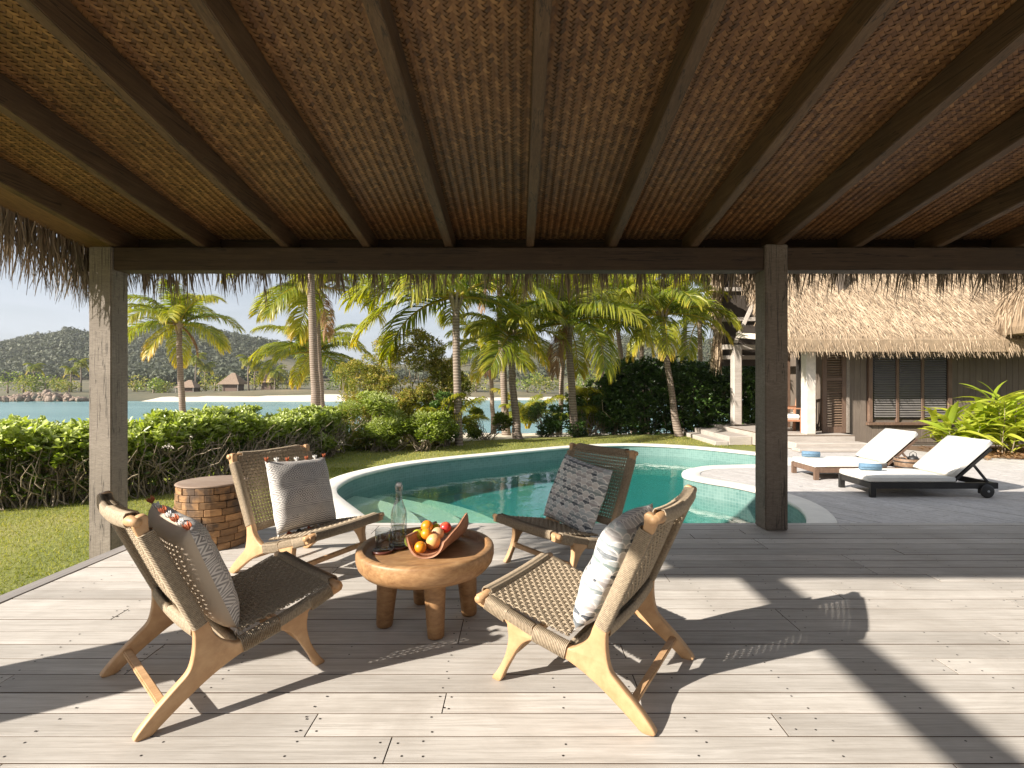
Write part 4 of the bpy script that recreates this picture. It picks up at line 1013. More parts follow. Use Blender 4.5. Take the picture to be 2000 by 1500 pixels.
fruits = [('orange', 821, 1069, 2.475, .029, 1, fo, 'small bright orange at the front of the bark tray', 'orange'),
          ('mango', 846, 1058, 2.53, .035, 1.28, fm, 'large pink and green mango at the tray front', 'mango'),
          ('green_orange', 816, 1046, 2.57, .031, 1, fg, 'yellow green citrus fruit in the tray', 'citrus'),
          ('orange', 833, 1043, 2.545, .028, 1, fo, 'orange lodged in the middle of the fruit pile', 'orange'),
          ('orange', 834, 1028, 2.61, .031, 1, fo, 'orange on top of the pile, highest of the oranges', 'orange'),
          ('apple', 870, 1030, 2.64, .030, .92, fa, 'shiny red apple at the far end of the tray', 'apple'),
          ('peach', 855, 1042, 2.595, .032, 1, fp, 'pale peach coloured fruit behind the mango', 'peach'),
          ('lime', 851, 1033, 2.64, .028, 1, fg, 'pale green fruit half hidden behind the oranges', 'lime'),
          ('avocado', 801, 1056, 2.53, .028, 1.15, fruitmat('avocado_skin', (.07, .09, .015), (.14, .16, .02), (.3, .28, .03), .5), 'dark green fruit at the left side of the tray', 'avocado')]
for nm, px, py, Y, r_, sz, mt, lab, cat in fruits:
    p = at(px, py, Y)
    o = tag(link(nm, fruit_mesh(nm, r_, 1, sz), mt, None, p, (rng.uniform(-.6, .6), rng.uniform(-.6, .6), rng.uniform(0, 6))), lab, cat, 'fruit in the bark tray')
    if nm in ('apple', 'orange'):
        link('stalk', MB().tube([(0, 0, r_ * .82), (.002, .001, r_ * 1.08)], .0016, 6).mesh('stalk'), M['stem'], o)

# ================================================================= DRUM STOOL of stacked wooden blocks
SX, SY, SR = -2.30, 3.86, .252
stool = empty('drum_stool', (SX, SY, 0), 0, 'round stool stacked from worn wooden blocks beside the lawn', 'stool')
link('core', MB().lathe([(.001, .004), (SR - .022, .004), (SR - .018, .25), (SR - .030, .465), (.001, .468)], 40).mesh('core', True), M['charcoal'], stool)
rowh = .0505
for k in range(9):
    zoff = .012 * math.sin(k * 2.3); z0, z1 = .004 + k * rowh, .004 + (k + 1) * rowh - .003
    a = rng.uniform(0, 1)
    a0 = a
    while a < a0 + 2 * math.pi - .12:
        w = rng.uniform(.36, .72); b = min(a + w, a0 + 2 * math.pi)
        if a0 + 2 * math.pi - b < .2: b = a0 + 2 * math.pi
        rb = (SR - .004 * ((k - 4) / 4) ** 2 * 3) + rng.uniform(-.007, .003); mb = MB(); ns = max(2, int((b - a) / .12)); g = .006
        th_ = np.linspace(a + g, b - g, ns + 1); am = (a + b) / 2; cx_, cy_ = SR * math.cos(am), SR * math.sin(am)
        Vb = [(rq * math.cos(t) - cx_, rq * math.sin(t) - cy_, z - (z0 + z1) / 2) for z in (z0, z1) for rq in (rb, SR - .05) for t in th_]; m_ = ns + 1
        Fb = []
        for i in range(ns): Fb += [(i, i+1, 2*m_+i+1, 2*m_+i), (2*m_+i, 2*m_+i+1, 3*m_+i+1, 3*m_+i), (i+1, i, m_+i, m_+i+1)]
        Fb += [(0, 2*m_, 3*m_, m_), (ns, m_+ns, 3*m_+ns, 2*m_+ns)]
        me = mb.add(Vb, Fb).mesh('block'); bevel_mesh(me, .003, 1, .8)
        link('block', me, M['block'], stool, (cx_, cy_, (z0 + z1) / 2)); a = b
link('stool_top', MB().lathe([(SR - .03, .458), (SR - .012, .459), (SR - .008, .464), (SR - .012, .470), (SR - .03, .472), (.001, .473)], 48).mesh('stool_top', True), wood('stool_top_wood', (.2,.13,.09), (.34,.25,.185), (.42,.33,.25), (2, 14, 14), .6, 3, .05, .3), stool)

# ================================================================= SUN LOUNGERS
def lounger(loc, frame, label):
    o = empty('sun_lounger', loc, 0, label, 'sun lounger', 'sun loungers on the pool deck')
    w = .70; fz0, fz1 = .115, .195
    for s in (0, 1):
        y0 = 0 if s == 0 else w - .05
        link('side_rail', bevel_mesh(MB().box(.03, 1.70, y0, y0 + .045, fz0, fz1).mesh('side_rail'), .004), frame, o)
        link('leg', bevel_mesh(MB().box(.0, .07, y0 - .004, y0 + .052, 0, fz1 - .002).mesh('leg'), .004), frame, o)
        link('wheel_bracket', bevel_mesh(MB().box(1.46, 1.54, y0 - .003, y0 + .048, .05, fz0 + .01).mesh('wheel_bracket'), .004), frame, o)
        wh = link('wheel', MB().lathe([(.001, -.022), (.03, -.022), (.075, -.018), (.088, -.012), (.09, 0), (.088, .012), (.075, .018), (.03, .022), (.001, .022)], 28).mesh('wheel', True), M['charcoal'], o, (1.52, -.03 if s == 0 else w + .03, .09), (R(90), 0, 0))
        link('hub', MB().lathe([(.001, -.026), (.016, -.026), (.016, .026), (.001, .026)], 14).mesh('hub', True), plain('hub_metal', (.4,.4,.4), .4, metallic=1), wh)
        link('prop', MB().beam((1.40, y0 + .03, .42), (1.58, y0 + .03, .20), .025, .025, (0,1,0)).mesh('prop'), frame, o)
    link('end_rail', bevel_mesh(MB().box(.008, .048, .052, w - .055, fz0, fz1).mesh('end_rail'), .004), frame, o)
    link('end_rail', bevel_mesh(MB().box(1.66, 1.70, .046, w - .052, fz0, fz1 - .003).mesh('end_rail'), .004), frame, o)
    sl_ = MB().box(-.035, .035, .05, w - .06, -.008, .008).mesh('slat'); sl_.materials.append(frame)
    for k in range(12): link('slat', sl_, None, o, (.10 + k * .095, 0, fz1 - .012))
    ba = R(41); bx, bz = 1.11, .20; bc, bs_ = math.cos(ba), math.sin(ba)
    link('back_frame', MB().add([(bx + u * bc - h * bs_, y, bz + u * bs_ + h * bc) for u in (.02, .68) for y, h in ((.02,-.02),(w-.02,-.02),(w-.02,.012),(.02,.012))], [(0,1,2,3),(7,6,5,4),(0,4,5,1),(1,5,6,2),(2,6,7,3),(3,7,4,0)]).mesh('back_frame'), frame, o)
    def pad(l, thick):
        me = MB().box(0, l, .01, w - .01, 0, thick).mesh('mattress'); bm = bmesh.new(); bm.from_mesh(me)
        bmesh.ops.subdivide_edges(bm, edges=bm.edges, cuts=4, use_grid_fill=True)
        for v_ in bm.verts:
            u, q = v_.co.x / l * 2 - 1, (v_.co.y - w/2) / (w/2)
            if v_.co.z > thick * .9: v_.co.z += .022 * (1 - u ** 4) * (1 - q ** 4) + rng.normal(0, .0012)
        bm.to_mesh(me); bm.free(); bevel_mesh(me, .018, 3, .8); me.polygons.foreach_set('use_smooth', [True] * len(me.polygons)); return me
    link('seat_mattress', pad(1.15, .075), M['white'], o, (0.0, 0, fz1 + .004))
    b = link('back_mattress', pad(.70, .075), M['white'], o, (bx + .01, 0, bz + .055)); b.rotation_euler = (0, -ba, 0)
    return o
lounger((4.70, 6.82, PZ - .012), M['charcoal'], 'black framed sun lounger with white mattress, nearest the deck')
lounger((4.66, 8.04, PZ - .012), M['darkwood'], 'brown framed sun lounger with white mattress, behind the wooden tub')
def towel():
    mb = MB(); pts = []; n = 44
    for i in range(n):
        t = i / (n - 1) * 4.5 * 2 * math.pi; r_ = .012 + .042 * i / (n - 1); pts.append((r_ * math.cos(t), r_ * math.sin(t)))
    V = [(x, y, z) for z in (-.13, .13) for x, y in pts] ; F = [(i, i+1, n+i+1, n+i) for i in range(n-1)]
    me = mb.add(V, F).mesh('rolled_towel', True); return me
tme = towel(); tme.materials.append(M['towel'])
tp_ = [((4.95, 7.20, PZ + .335), .22, 'rolled blue towel on the nearer sun lounger'), ((4.86, 8.50, PZ + .335), .22, 'rolled blue towel on the farther sun lounger')]
for p, rz, lab in tp_:
    o = link('rolled_towel', tme, None, None, p); o.rotation_euler = (R(90), 0, R(90) - .35)
    sm = o.modifiers.new('s', 'SOLIDIFY'); sm.thickness = .007
    tag(o, lab, 'towel', 'rolled blue towels on the loungers')
# low table between the loungers with a wooden tub, kettle and small fruit
bxp = Vector((5.92, 7.78, PZ - .012))
tab = empty('side_table', bxp, 0, 'low brown side table between the two sun loungers', 'side table')
link('table_top', bevel_mesh(MB().box(-.22, .22, -.18, .18, .15, .18).mesh('table_top'), .005), M['darkwood'], tab)
for sx in (-1, 1):
    for sy in (-1, 1): link('leg', MB().box(sx * .18 - .02, sx * .18 + .02, sy * .14 - .02, sy * .14 + .02, 0, .148).mesh('leg'), M['darkwood'], tab)
tub = empty('wooden_tub', bxp + Vector((0, 0, .18)), 0, 'round wooden tub on the low table between loungers', 'tub')
link('bowl', MB().lathe([(.001, 0), (.13, 0), (.15, .02), (.172, .12), (.178, .20), (.170, .205), (.160, .20), (.152, .12), (.13, .05), (.001, .045)], 32).mesh('bowl', True), wood('tub_wood', (.12,.07,.04), (.26,.165,.1), (.36,.25,.16), (10,10,3), .6, 3, .1, .3), tub)
for z in (.07, .15): link('band', MB().lathe([(.158 + z * .12, z), (.163 + z * .12, z + .002), (.164 + z * .12, z + .016), (.158 + z * .12, z + .018)], 32).mesh('band', True), M['charcoal'], tub)
ket = empty('teapot', bxp + Vector((.08, .0, .33)), 0, 'small black iron teapot standing in the wooden tub', 'teapot')
link('pot', MB().lathe([(.001, 0), (.05, .0), (.068, .02), (.072, .05), (.055, .082), (.02, .092), (.012, .1), (.014, .11), (.001, .114)], 24).mesh('pot', True), M['charcoal'], ket)
link('handle', MB().tube([(-.055, 0, .07), (-.05, 0, .13), (0, 0, .16), (.05, 0, .13), (.055, 0, .07)], .004, 6).mesh('handle', True), M['charcoal'], ket)
link('spout', MB().tube([(-.06, 0, .04), (-.085, 0, .06), (-.095, 0, .085)], [.014, .010, .008], 8).mesh('spout', True), M['charcoal'], ket)
cupm = MB().lathe([(.001, 0), (.022, 0), (.030, .04), (.028, .041), (.02, .006), (.001, .005)], 18).mesh('cup', True); cupm.materials.append(M['charcoal'])
for (dx, dy), cl in zip(((-.09, -.05), (-.05, .03), (-.11, .05)), ('black cup at the front rim of the wooden tub', 'black cup next to the teapot in the tub', 'black cup at the back left of the tub')):
    tag(link('cup', cupm, None, None, bxp + Vector((dx, dy, .345))), cl, 'cup', 'black cups in the wooden tub')
# veranda chairs
def vchair(loc, rz, label):
    o = empty('veranda_chair', loc, rz, label, 'chair', 'chairs on the villa veranda')
    for sx in (-.26, .26):
        link('front_leg', MB().beam((sx, -.28, 0), (sx, -.28, .58), .045, .045, (0,1,0)).mesh('front_leg'), M['bark'], o)
        link('rear_leg', MB().beam((sx, .26, 0), (sx, .42, .95), .045, .045, (0,1,0)).mesh('rear_leg'), M['bark'], o)
        link('armrest', MB().beam((sx, -.32, .595), (sx, .36, .595), .06, .03).mesh('armrest'), M['bark'], o)
    link('seat', MB().box(-.238, .238, -.28, .26, .27, .32).mesh('seat'), M['bark'], o)
    link('seat_cushion', bevel_mesh(MB().box(-.235, .235, -.27, .22, .322, .44).mesh('seat_cushion'), .03, 3), M['white'], o)
    for k in range(5): link('slat', MB().beam((-.2 + .1 * k, .30, .34), (-.2 + .1 * k, .40, .9), .04, .018, (0,1,0)).mesh('slat'), M['bark'], o)
    link('top_rail', MB().beam((-.28, .415, .93), (.28, .415, .93), .05, .06).mesh('top_rail'), M['bark'], o)
vchair((6.78, 12.95, 0), R(75), 'wooden veranda chair with white cushion left of the pale post')
vchair((7.28, 13.5, 0), R(-70), 'wooden veranda chair right of the pale post by the doorway')
# ================================================================= VEGETATION
def unit(v): return v / np.maximum(np.linalg.norm(v, axis=1)[:, None], 1e-9)
def leaf_arrays(pos, dirv, nrm, L_, W_, fold=.25, droop=.15):
    n = len(pos); d = unit(dirv); s = unit(np.cross(d, nrm)); nn = np.cross(s, d)
    V = np.zeros((n, 6, 3)); L_ = L_[:, None]; W_ = W_[:, None]
    V[:, 0] = pos; V[:, 3] = pos + d * L_ - nn * L_ * droop
    V[:, 1] = pos + d * L_ * .35 + s * W_ * .42 + nn * W_ * fold; V[:, 2] = pos + d * L_ * .75 + s * W_ * .46 + nn * W_ * fold - nn * L_ * droop * .5
    V[:, 5] = pos + d * L_ * .35 - s * W_ * .42 + nn * W_ * fold; V[:, 4] = pos + d * L_ * .75 - s * W_ * .46 + nn * W_ * fold - nn * L_ * droop * .5
    b = np.arange(n)[:, None] * 6
    return V.reshape(-1, 3), np.concatenate([b + np.array([0,1,2,3]), b + np.array([0,3,4,5])])
def leaf_mesh(name, pos, dirv, nrm, L_, W_, tone, fold=.25, droop=.15):
    V, Q = leaf_arrays(pos, dirv, nrm, L_, W_, fold, droop)
    return np_mesh(name, V, Q, np.repeat(np.clip(tone, 0, 1), 6))
def stems_mesh(name, roots, tips, rad, segs=4, wob=.06, sides=4):
    mb = MB()
    for r0, t0 in zip(roots, tips):
        r0 = Vector(r0); t0 = Vector(t0); L_ = (t0 - r0).length; pts = []
        for k in range(segs + 1):
            f = k / segs; p = r0.lerp(t0, f)
            if 0 < k: p += Vector(rng.normal(0, wob * L_, 3)) * (.4 if k == segs else 1) * Vector((1,1,.5)).length * .5
            pts.append(p)
        mb.tube(pts, [rad * (1 - .65 * k / segs) for k in range(segs + 1)], sides, cap=False)
    return mb.mesh(name, True)
def rosettes(cent, n_per, L_, W_, upbias=.5, spread=1.0):
    n = len(cent); k = n_per
    pos = np.repeat(cent, k, 0) + rng.normal(0, .02, (n*k, 3))
    d = rng.normal(0, 1, (n*k, 3)); d[:, 2] = np.abs(d[:, 2]) * .6 + upbias; d = unit(d)
    nr = unit(np.array([0, 0, 1.0]) + rng.normal(0, .5, (n*k, 3)))
    return pos, d, nr, L_ * rng.uniform(.6, 1.15, n*k), W_ * rng.uniform(.7, 1.1, n*k)
# ---- hedge along the left: leafy top on bare woody stems, four lengths that can be told apart by where they stand
hpath = np.array([(-12.5, 5.2), (-9.5, 5.6), (-7.6, 6.3), (-6.2, 6.75), (-5.2, 7.5), (-4.75, 8.6), (-4.5, 10.0), (-4.2, 11.3)])
hd = np.r_[0, np.cumsum(np.linalg.norm(np.diff(hpath, axis=0), axis=1))]
def hp(s): return np.stack([np.interp(s, hd, hpath[:, 0]), np.interp(s, hd, hpath[:, 1])], -1)
def hedge_piece(s0, s1, label, top, name='hedge'):
    c = hp(np.array([(s0 + s1) / 2]))[0]
    o = empty(name, (c[0], c[1], GZ), 0, label, 'hedge', 'lengths of the leafy garden hedge')
    L_ = s1 - s0; n = int(430 * L_)
    s = rng.uniform(s0, s1, n); q = hp(s); off = rng.uniform(-.75, .55, n)
    nx = np.array([-.55, .83]); P = np.zeros((n, 3)); P[:, :2] = q - off[:, None] * nx
    h = top + .13 * vnoise(P[:, 0], P[:, 1], 2.6) + .06 * vnoise(P[:, 0], P[:, 1], 6.1, 1.0)
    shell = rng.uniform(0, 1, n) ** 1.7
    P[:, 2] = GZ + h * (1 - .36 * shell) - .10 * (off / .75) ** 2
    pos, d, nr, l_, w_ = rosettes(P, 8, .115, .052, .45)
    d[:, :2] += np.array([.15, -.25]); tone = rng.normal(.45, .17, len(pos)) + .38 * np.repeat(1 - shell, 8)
    # sparse lower leaves
    m = int(420 * L_); s = rng.uniform(s0, s1, m); o2 = rng.uniform(-.75, .45, m); P2 = np.zeros((m, 3)); P2[:, :2] = hp(s) - o2[:, None] * nx
    P2[:, 2] = GZ + np.where(o2 < -.1, rng.uniform(.03, .72, m), rng.uniform(.05, .7, m) ** .6 * .75) * top
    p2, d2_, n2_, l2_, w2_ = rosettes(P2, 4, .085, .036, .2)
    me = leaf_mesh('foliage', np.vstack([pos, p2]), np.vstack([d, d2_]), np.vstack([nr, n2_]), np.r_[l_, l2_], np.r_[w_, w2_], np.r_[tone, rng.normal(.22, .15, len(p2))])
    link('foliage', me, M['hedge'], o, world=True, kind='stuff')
    m = int(120 * L_); s = rng.uniform(s0, s1, m); rt = np.zeros((m, 3)); rt[:, :2] = hp(s) - rng.uniform(-.4, .45, m)[:, None] * nx; rt[:, 2] = GZ - .03
    tpz = rt + np.stack([rng.normal(0, .25, m), rng.normal(-.05, .22, m), rng.uniform(.55, .95, m) * top], 1)
    m2 = int(150 * L_); k = rng.integers(0, m, m2); f_ = rng.uniform(.2, .7, m2)[:, None]; r2 = rt[k] * (1 - f_) + tpz[k] * f_
    t2 = r2 + np.stack([rng.normal(0, .2, m2), rng.normal(0, .2, m2), rng.uniform(.1, .4, m2)], 1)
    link('stem', stems_mesh('stem', np.vstack([rt, r2]), np.vstack([tpz, t2]), .010, 4, .07), M['stem'], o, world=True, kind='stuff')
    # dead leaves and soil under the hedge
hedge_piece(0.0, 6.78, 'leafy hedge length left of the sawn timber post, bare stems below', .97)
hedge_piece(6.78, 9.43, 'leafy hedge length between the timber post and the drum stool', 1.0)
hedge_piece(9.43, 12.33, 'leafy hedge length behind the chair by the drum stool', .90)
# ---- shrubs
def shrub(px, py_top, Y, width, label, leaf=.07, lw=.035, mat='shrub', gz=-.42, tone=.5, n=900, k=5, group='garden shrubs behind the pool', low=.25, depth=.8, stems=26, name='shrub'):
    x = (px - CX) / FPX * Y; top = HC - (py_top - CY) / FPX * Y; h = top - gz
    o = empty(name, (x, Y, gz), 0, label, 'shrub', group)
    # clumps: several overlapping puffs at uneven heights
    nc = max(9, int(width * h * 6)); n = int(n * 1.5); C = np.stack([rng.uniform(-.5, .5, nc) * width, rng.uniform(-.5, .5, nc) * depth, rng.uniform(low, .98, nc) * h], 1)
    lim = 1 - .5 * np.abs(C[:, 0] / (width * .5)) ** 2.5; C[:, 2] = np.minimum(C[:, 2], h * lim * .97)
    rad = rng.uniform(.18, .36, nc) * min(1.1, width * .45 + .25)
    ci = rng.integers(0, nc, n); dv = unit(rng.normal(0, 1, (n, 3))); P = C[ci] + dv * (rad[ci] * rng.uniform(.25, 1, n) ** .5)[:, None] * [1, 1, .75]
    P[:, 2] = np.clip(P[:, 2], .05, h)
    P += [x, Y, gz]
    pos, d, nr, l_, w_ = rosettes(P, k, leaf, lw, .15); d = unit(d + .6 * np.repeat(dv, k, 0))
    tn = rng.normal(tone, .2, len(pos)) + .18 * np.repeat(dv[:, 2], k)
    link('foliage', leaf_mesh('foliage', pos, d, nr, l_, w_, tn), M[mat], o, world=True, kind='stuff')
    rt = np.stack([x + rng.normal(0, .10, stems) * width, Y + rng.normal(0, .1, stems), np.full(stems, gz - .05)], 1)
    tt_ = C[rng.integers(0, nc, stems)] + [x, Y, gz]
    link('stem', stems_mesh('stem', rt, tt_, .014, 5, .05), M['stem'], o, world=True, kind='stuff')
    return o
shrub(478, 800, 9.9, 1.1, 'pale leafy shrub with bare twigs left of the twin palm trunks', .09, .04, 'hedge', tone=.62, n=480)
shrub(572, 836, 10.6, 1.3, 'low bright green shrub in front of the twin palm trunks', .10, .045, 'hedge', tone=.66, n=620, low=.2)
shrub(655, 800, 11.6, 1.5, 'green shrub just right of the twin palm trunks', .08, .035, 'hedge', tone=.52, n=700)
shrub(700, 695, 13.4, 1.7, 'tall thin olive shrub between the palm trunks', .06, .03, 'shrub', tone=.66, n=1300)
shrub(745, 770, 11.9, 1.9, 'feathery pale green shrub at the centre of the planting', .085, .022, 'hedge', tone=.68, n=1500, k=6, low=.12)
shrub(795, 645, 14.2, 2.5, 'tallest olive brown shrub under the long palm fronds', .065, .034, 'shrub', tone=.7, n=2600, low=.12)
shrub(852, 680, 13.9, 1.5, 'olive shrub leaning against the ringed palm trunk', .065, .032, 'shrub', tone=.62, n=1300, low=.12)
shrub(828, 800, 12.0, 1.2, 'small shrub with yellow leaves near the pool coping', .08, .038, 'hedge', tone=.55, n=520)
shrub(872, 770, 12.9, .8, 'narrow green shrub at the foot of the ringed palm', .075, .034, 'dark_leaf', tone=.8, n=420)
shrub(950, 800, 15.0, 1.2, 'round green shrub between two palm trunks by the sand', .085, .045, 'hedge', tone=.42, n=520, gz=-.5)
shrub(1066, 790, 15.6, 1.0, 'sparse dark shrub left of the thick grey palm trunk', .08, .04, 'dark_leaf', tone=.8, n=330, gz=-.5)
shrub(1165, 745, 16.2, 1.9, 'dark mixed shrub left of the tall green hedge', .09, .045, 'dark_leaf', tone=.75, n=900, gz=-.5)
shrub(1100, 826, 15.3, 1.2, 'low dark shrub between two palm trunks', .09, .045, 'dark_leaf', tone=.5, n=330, gz=-.5)
shrub(690, 785, 12.3, 1.7, 'mixed green shrub with pale stems left of the feathery one', .075, .034, 'shrub', tone=.72, n=1200, low=.08)
shrub(770, 738, 13.2, 2.2, 'wide olive shrub filling the middle behind the feathery one', .065, .034, 'shrub', tone=.72, n=1800, low=.08)
# tall dark hedge
def dark_hedge():
    o = empty('tall_hedge', (5.4, 16.6, -.45), 0, 'tall dark green hedge behind the pool and the leaning palm', 'hedge')
    n = 9500; x = rng.uniform(2.7, 9.4, n); y = 16.4 + rng.uniform(-.6, 1.3, n)
    top = 2.25 + .28 * vnoise(x, y, 1.3) + .15 * vnoise(x, y, 3.9, 2) - .7 * np.clip((3.4 - x) / .9, 0, 1)
    u = rng.uniform(0, 1, n) ** .8; P = np.stack([x, y - .35 * np.sin(u * 3) - .25 * vnoise(x, u * 4, 2.1), -.42 + u * top], 1)
    pos, d, nr, l_, w_ = rosettes(P, 5, .12, .075, .1); d = unit(d + np.array([-.3, -.6, 0])); 
    link('foliage', leaf_mesh('foliage', pos, d, nr, l_, w_, rng.normal(.5, .22, len(pos)) + .1 * (np.repeat(u, 5) < .4)), M['dark_leaf'], o, world=True, kind='stuff')
    m = 120; rt = np.stack([rng.uniform(2.9, 9.2, m), rng.uniform(16.2, 17, m), np.full(m, -.45)], 1); tt_ = rt + np.stack([rng.normal(0, .4, m), rng.normal(-.2, .3, m), rng.uniform(1, 2, m)], 1)
    link('stem', stems_mesh('stem', rt, tt_, .02, 4, .06), M['stem'], o, world=True, kind='stuff')
dark_hedge()
# ---- palms
def frond_mesh(L_=1.0, e0=35, bend=75, leaf=.30, n=46, width=.030, droop=.5, twist=0, tone0=.3, tip=.35, dry=False, seed=0):
    g = np.random.default_rng(seed); m = 14; ang = [R(e0 - bend * (k / m) ** 1.25) for k in range(m + 1)]
    pts = [np.zeros(3)]
    for k in range(m): pts.append(pts[-1] + np.array([math.cos(ang[k]), .02 * math.sin(k * .6 + seed), math.sin(ang[k])]) * L_ / m)
    pts = np.array(pts)
    mb = MB().tube([Vector(p) for p in pts], [.016 * (1 - .85 * k / m) * L_ ** .5 for k in range(m + 1)], 4, cap=False)
    V = [np.array(mb.v)]; Q = [np.array(mb.f)]; T = [np.full(len(mb.v), .82 if not dry else .4)]; off = len(mb.v)
    for side in (-1, 1):
        s = np.linspace(.10, .995, n) + g.normal(0, .006, n); s = np.clip(s, .08, 1)
        P = np.stack([np.interp(s * m, np.arange(m + 1), pts[:, a]) for a in range(3)], 1)
        A = np.interp(s * m, np.arange(m + 1), ang); tan = np.stack([np.cos(A), 0*A, np.sin(A)], 1); nup = np.stack([-np.sin(A), 0*A, np.cos(A)], 1)
        ll = leaf * L_ * (.45 + .75 * np.sin(np.pi * np.clip(s * .93 + .05, 0, 1)) ** .8) * g.uniform(.85, 1.08, n)
        dr = side * np.array([0, 1.0, 0])[None] * (1 - .35 * s)[:, None] + tan * (.45 + .55 * s)[:, None] + nup * (.35 - .2 * s)[:, None] + g.normal(0, .07, (n, 3))
        d1 = unit(dr); d2 = unit(d1 - np.array([0, 0, 1]) * droop + g.normal(0, .06, (n, 3))); d3 = unit(d2 - np.array([0, 0, 1]) * droop * 1.4)
        wv = unit(np.cross(d1, nup + g.normal(0, .4, (n, 3)))) * (width * L_ ** .4 * .5)
        p1 = P + d1 * ll[:, None] * .4; p2 = p1 + d2 * ll[:, None] * .35; p3 = p2 + d3 * ll[:, None] * .25
        W_ = np.zeros((n, 7, 3)); W_[:, 0] = P - wv * .5; W_[:, 1] = P + wv * .5; W_[:, 2] = p1 - wv; W_[:, 3] = p1 + wv; W_[:, 4] = p2 - wv * .75; W_[:, 5] = p2 + wv * .75; W_[:, 6] = p3
        b = np.arange(n)[:, None] * 8
        W8 = np.concatenate([W_, W_[:, 6:7]], 1); 
        V.append(W8.reshape(-1, 3)); Q.append(np.concatenate([off + b + np.array(q) for q in ([0,1,3,2], [2,3,5,4], [4,5,7,6])])); off += n * 8
        tn = tone0 + tip * s[:, None] * np.array([.3, .3, .6, .6, .9, .9, 1.3, 1.3])[None] + g.normal(0, .08, (n, 1)); T.append(tn.reshape(-1))
    me = np_mesh('frond', np.vstack(V), np.vstack(Q), np.clip(np.concatenate(T), 0, 1)); return me
FR = {}
def frond(kind, var):
    key = (kind, var)
    if key not in FR:
        g = 100 + len(FR)
        e0, bend, dry, t0, tip = dict(up=(78, 55, 0, .42, .25), high=(55, 85, 0, .36, .3), mid=(28, 80, 0, .30, .4), low=(-2, 70, 0, .30, .5), hang=(-28, 55, 0, .40, .6), dead=(-55, 35, 1, .3, .5))[kind]
        me = frond_mesh(1.0, e0 + rng.uniform(-8, 8), bend + rng.uniform(-10, 10), .33, 74, .017, rng.uniform(.45, .85), 0, t0 + rng.uniform(-.08, .12), tip, bool(dry), g)
        me.materials.append(M['dryfrond'] if dry else M['frond']); FR[key] = me
    return FR[key]
def palm(base, crown, rad, L_, label, counts=(3, 5, 6, 5, 3, 2), yellow=0.0, seed=0, name='palm_tree', group='coconut palms behind the pool', bulge=1.35, az0=0.0, extra=()):
    g = np.random.default_rng(seed); base = Vector(base); crown = Vector(crown)
    o = empty(name, base, 0, label, 'palm tree', group)
    n = 12; pts = []
    lean = Vector((crown.x - base.x, crown.y - base.y, 0))
    for k in range(n + 1):
        f = k / n; p = base.lerp(crown, f) + lean * (.12 * math.sin(math.pi * f)) + Vector((g.normal(0, .012), g.normal(0, .012), 0)) * (0 < k < n)
        pts.append(p - base)
    rr_ = [rad * (bulge - (bulge - 1) * min(1, f * 5) - .25 * f) for f in np.linspace(0, 1, n + 1)]
    # ring steps up the trunk
    P2, R2 = [], []
    for k in range(n):
        for j in range(5):
            f = j / 5; P2.append(pts[k].lerp(pts[k+1], f)); R2.append((rr_[k] * (1 - f) + rr_[k+1] * f) * (1.0 if j % 2 else .982))
    P2.append(pts[-1]); R2.append(rr_[-1])
    link('trunk', MB().tube(P2, R2, 12).mesh('trunk', True), M['trunk'], o)
    top = pts[-1]
    # husk of old leaf bases
    hm = MB()
    for k in range(14):
        a = g.uniform(0, 6.28); q = Vector((math.cos(a), math.sin(a), 0)); hm.beam(top + q * rr_[-1] * .7 - Vector((0, 0, .25 + g.uniform(0, .2))), top + q * (rr_[-1] + .10) + Vector((0, 0, g.uniform(.0, .18))), .06, .025)
    link('leaf_base', hm.mesh('leaf_base'), M['stem'], o)
    az = az0 + g.uniform(0, .5)
    for kind, c in zip(('up', 'high', 'mid', 'low', 'hang', 'dead'), counts):
        for i in range(c):
            az += 2.39996 + g.normal(0, .15)
            me = frond(kind, int(g.integers(0, 4)))
            f = link('frond', me, None, o, top + Vector((math.cos(az), math.sin(az), 0)) * rr_[-1] * .5, (g.normal(0, .16), g.normal(0, .07), az))
            s = L_ * g.uniform(.88, 1.08) * {'up': .8, 'dead': .6, 'hang': .85}.get(kind, 1); f.scale = (s, s, s)
    for kind, a_deg, sc in extra:
        f = link('frond', frond(kind, int(g.integers(0, 4))), None, o, top, (g.normal(0, .1), 0, R(a_deg))); f.scale = (L_ * sc,) * 3
    return o
gz_ = lambda Y: float(beach_h(np.array([0.0]), np.array([float(Y)]))[0])
def palm_px(bx, cxp, cyp, Y, rad, L_, label, **k):
    c = at(cxp, cyp, Y); return palm(((bx - CX) / FPX * Y, Y + .0, gz_(Y) - .1 if Y > 16.5 else min(-.40, gz_(Y))), c, rad, L_, label, **k)
palm_px(360, 349, 634, 21, .13, 2.45, 'slender yellow fronded palm right of the sawn timber post', seed=1, counts=(3, 5, 5, 3, 2, 1))
palm_px(619, 602, 300, 18, .15, 3.0, 'palm with tall pale trunk whose crown is above the thatch fringe', seed=2, counts=(2, 4, 4, 2, 0, 0))
palm_px(634, 617, 560, 20.5, .13, 3.1, 'palm close behind the tall pale trunk, crown under the fringe', seed=3, counts=(3, 5, 6, 3, 1, 1))
palm_px(640, 613, 690, 25, .14, 2.9, 'low bright palm behind the twin palm trunks', seed=4, counts=(3, 5, 6, 4, 1, 0))
palm_px(905, 890, 580, 13.0, .12, 2.75, 'ringed palm with long arching fronds over the olive shrubs', seed=5, counts=(2, 3, 4, 2, 0, 0), az0=1.2, extra=[('mid', 180, 1.05), ('low', 188, 1.0), ('mid', 165, .95), ('low', 10, .8)])
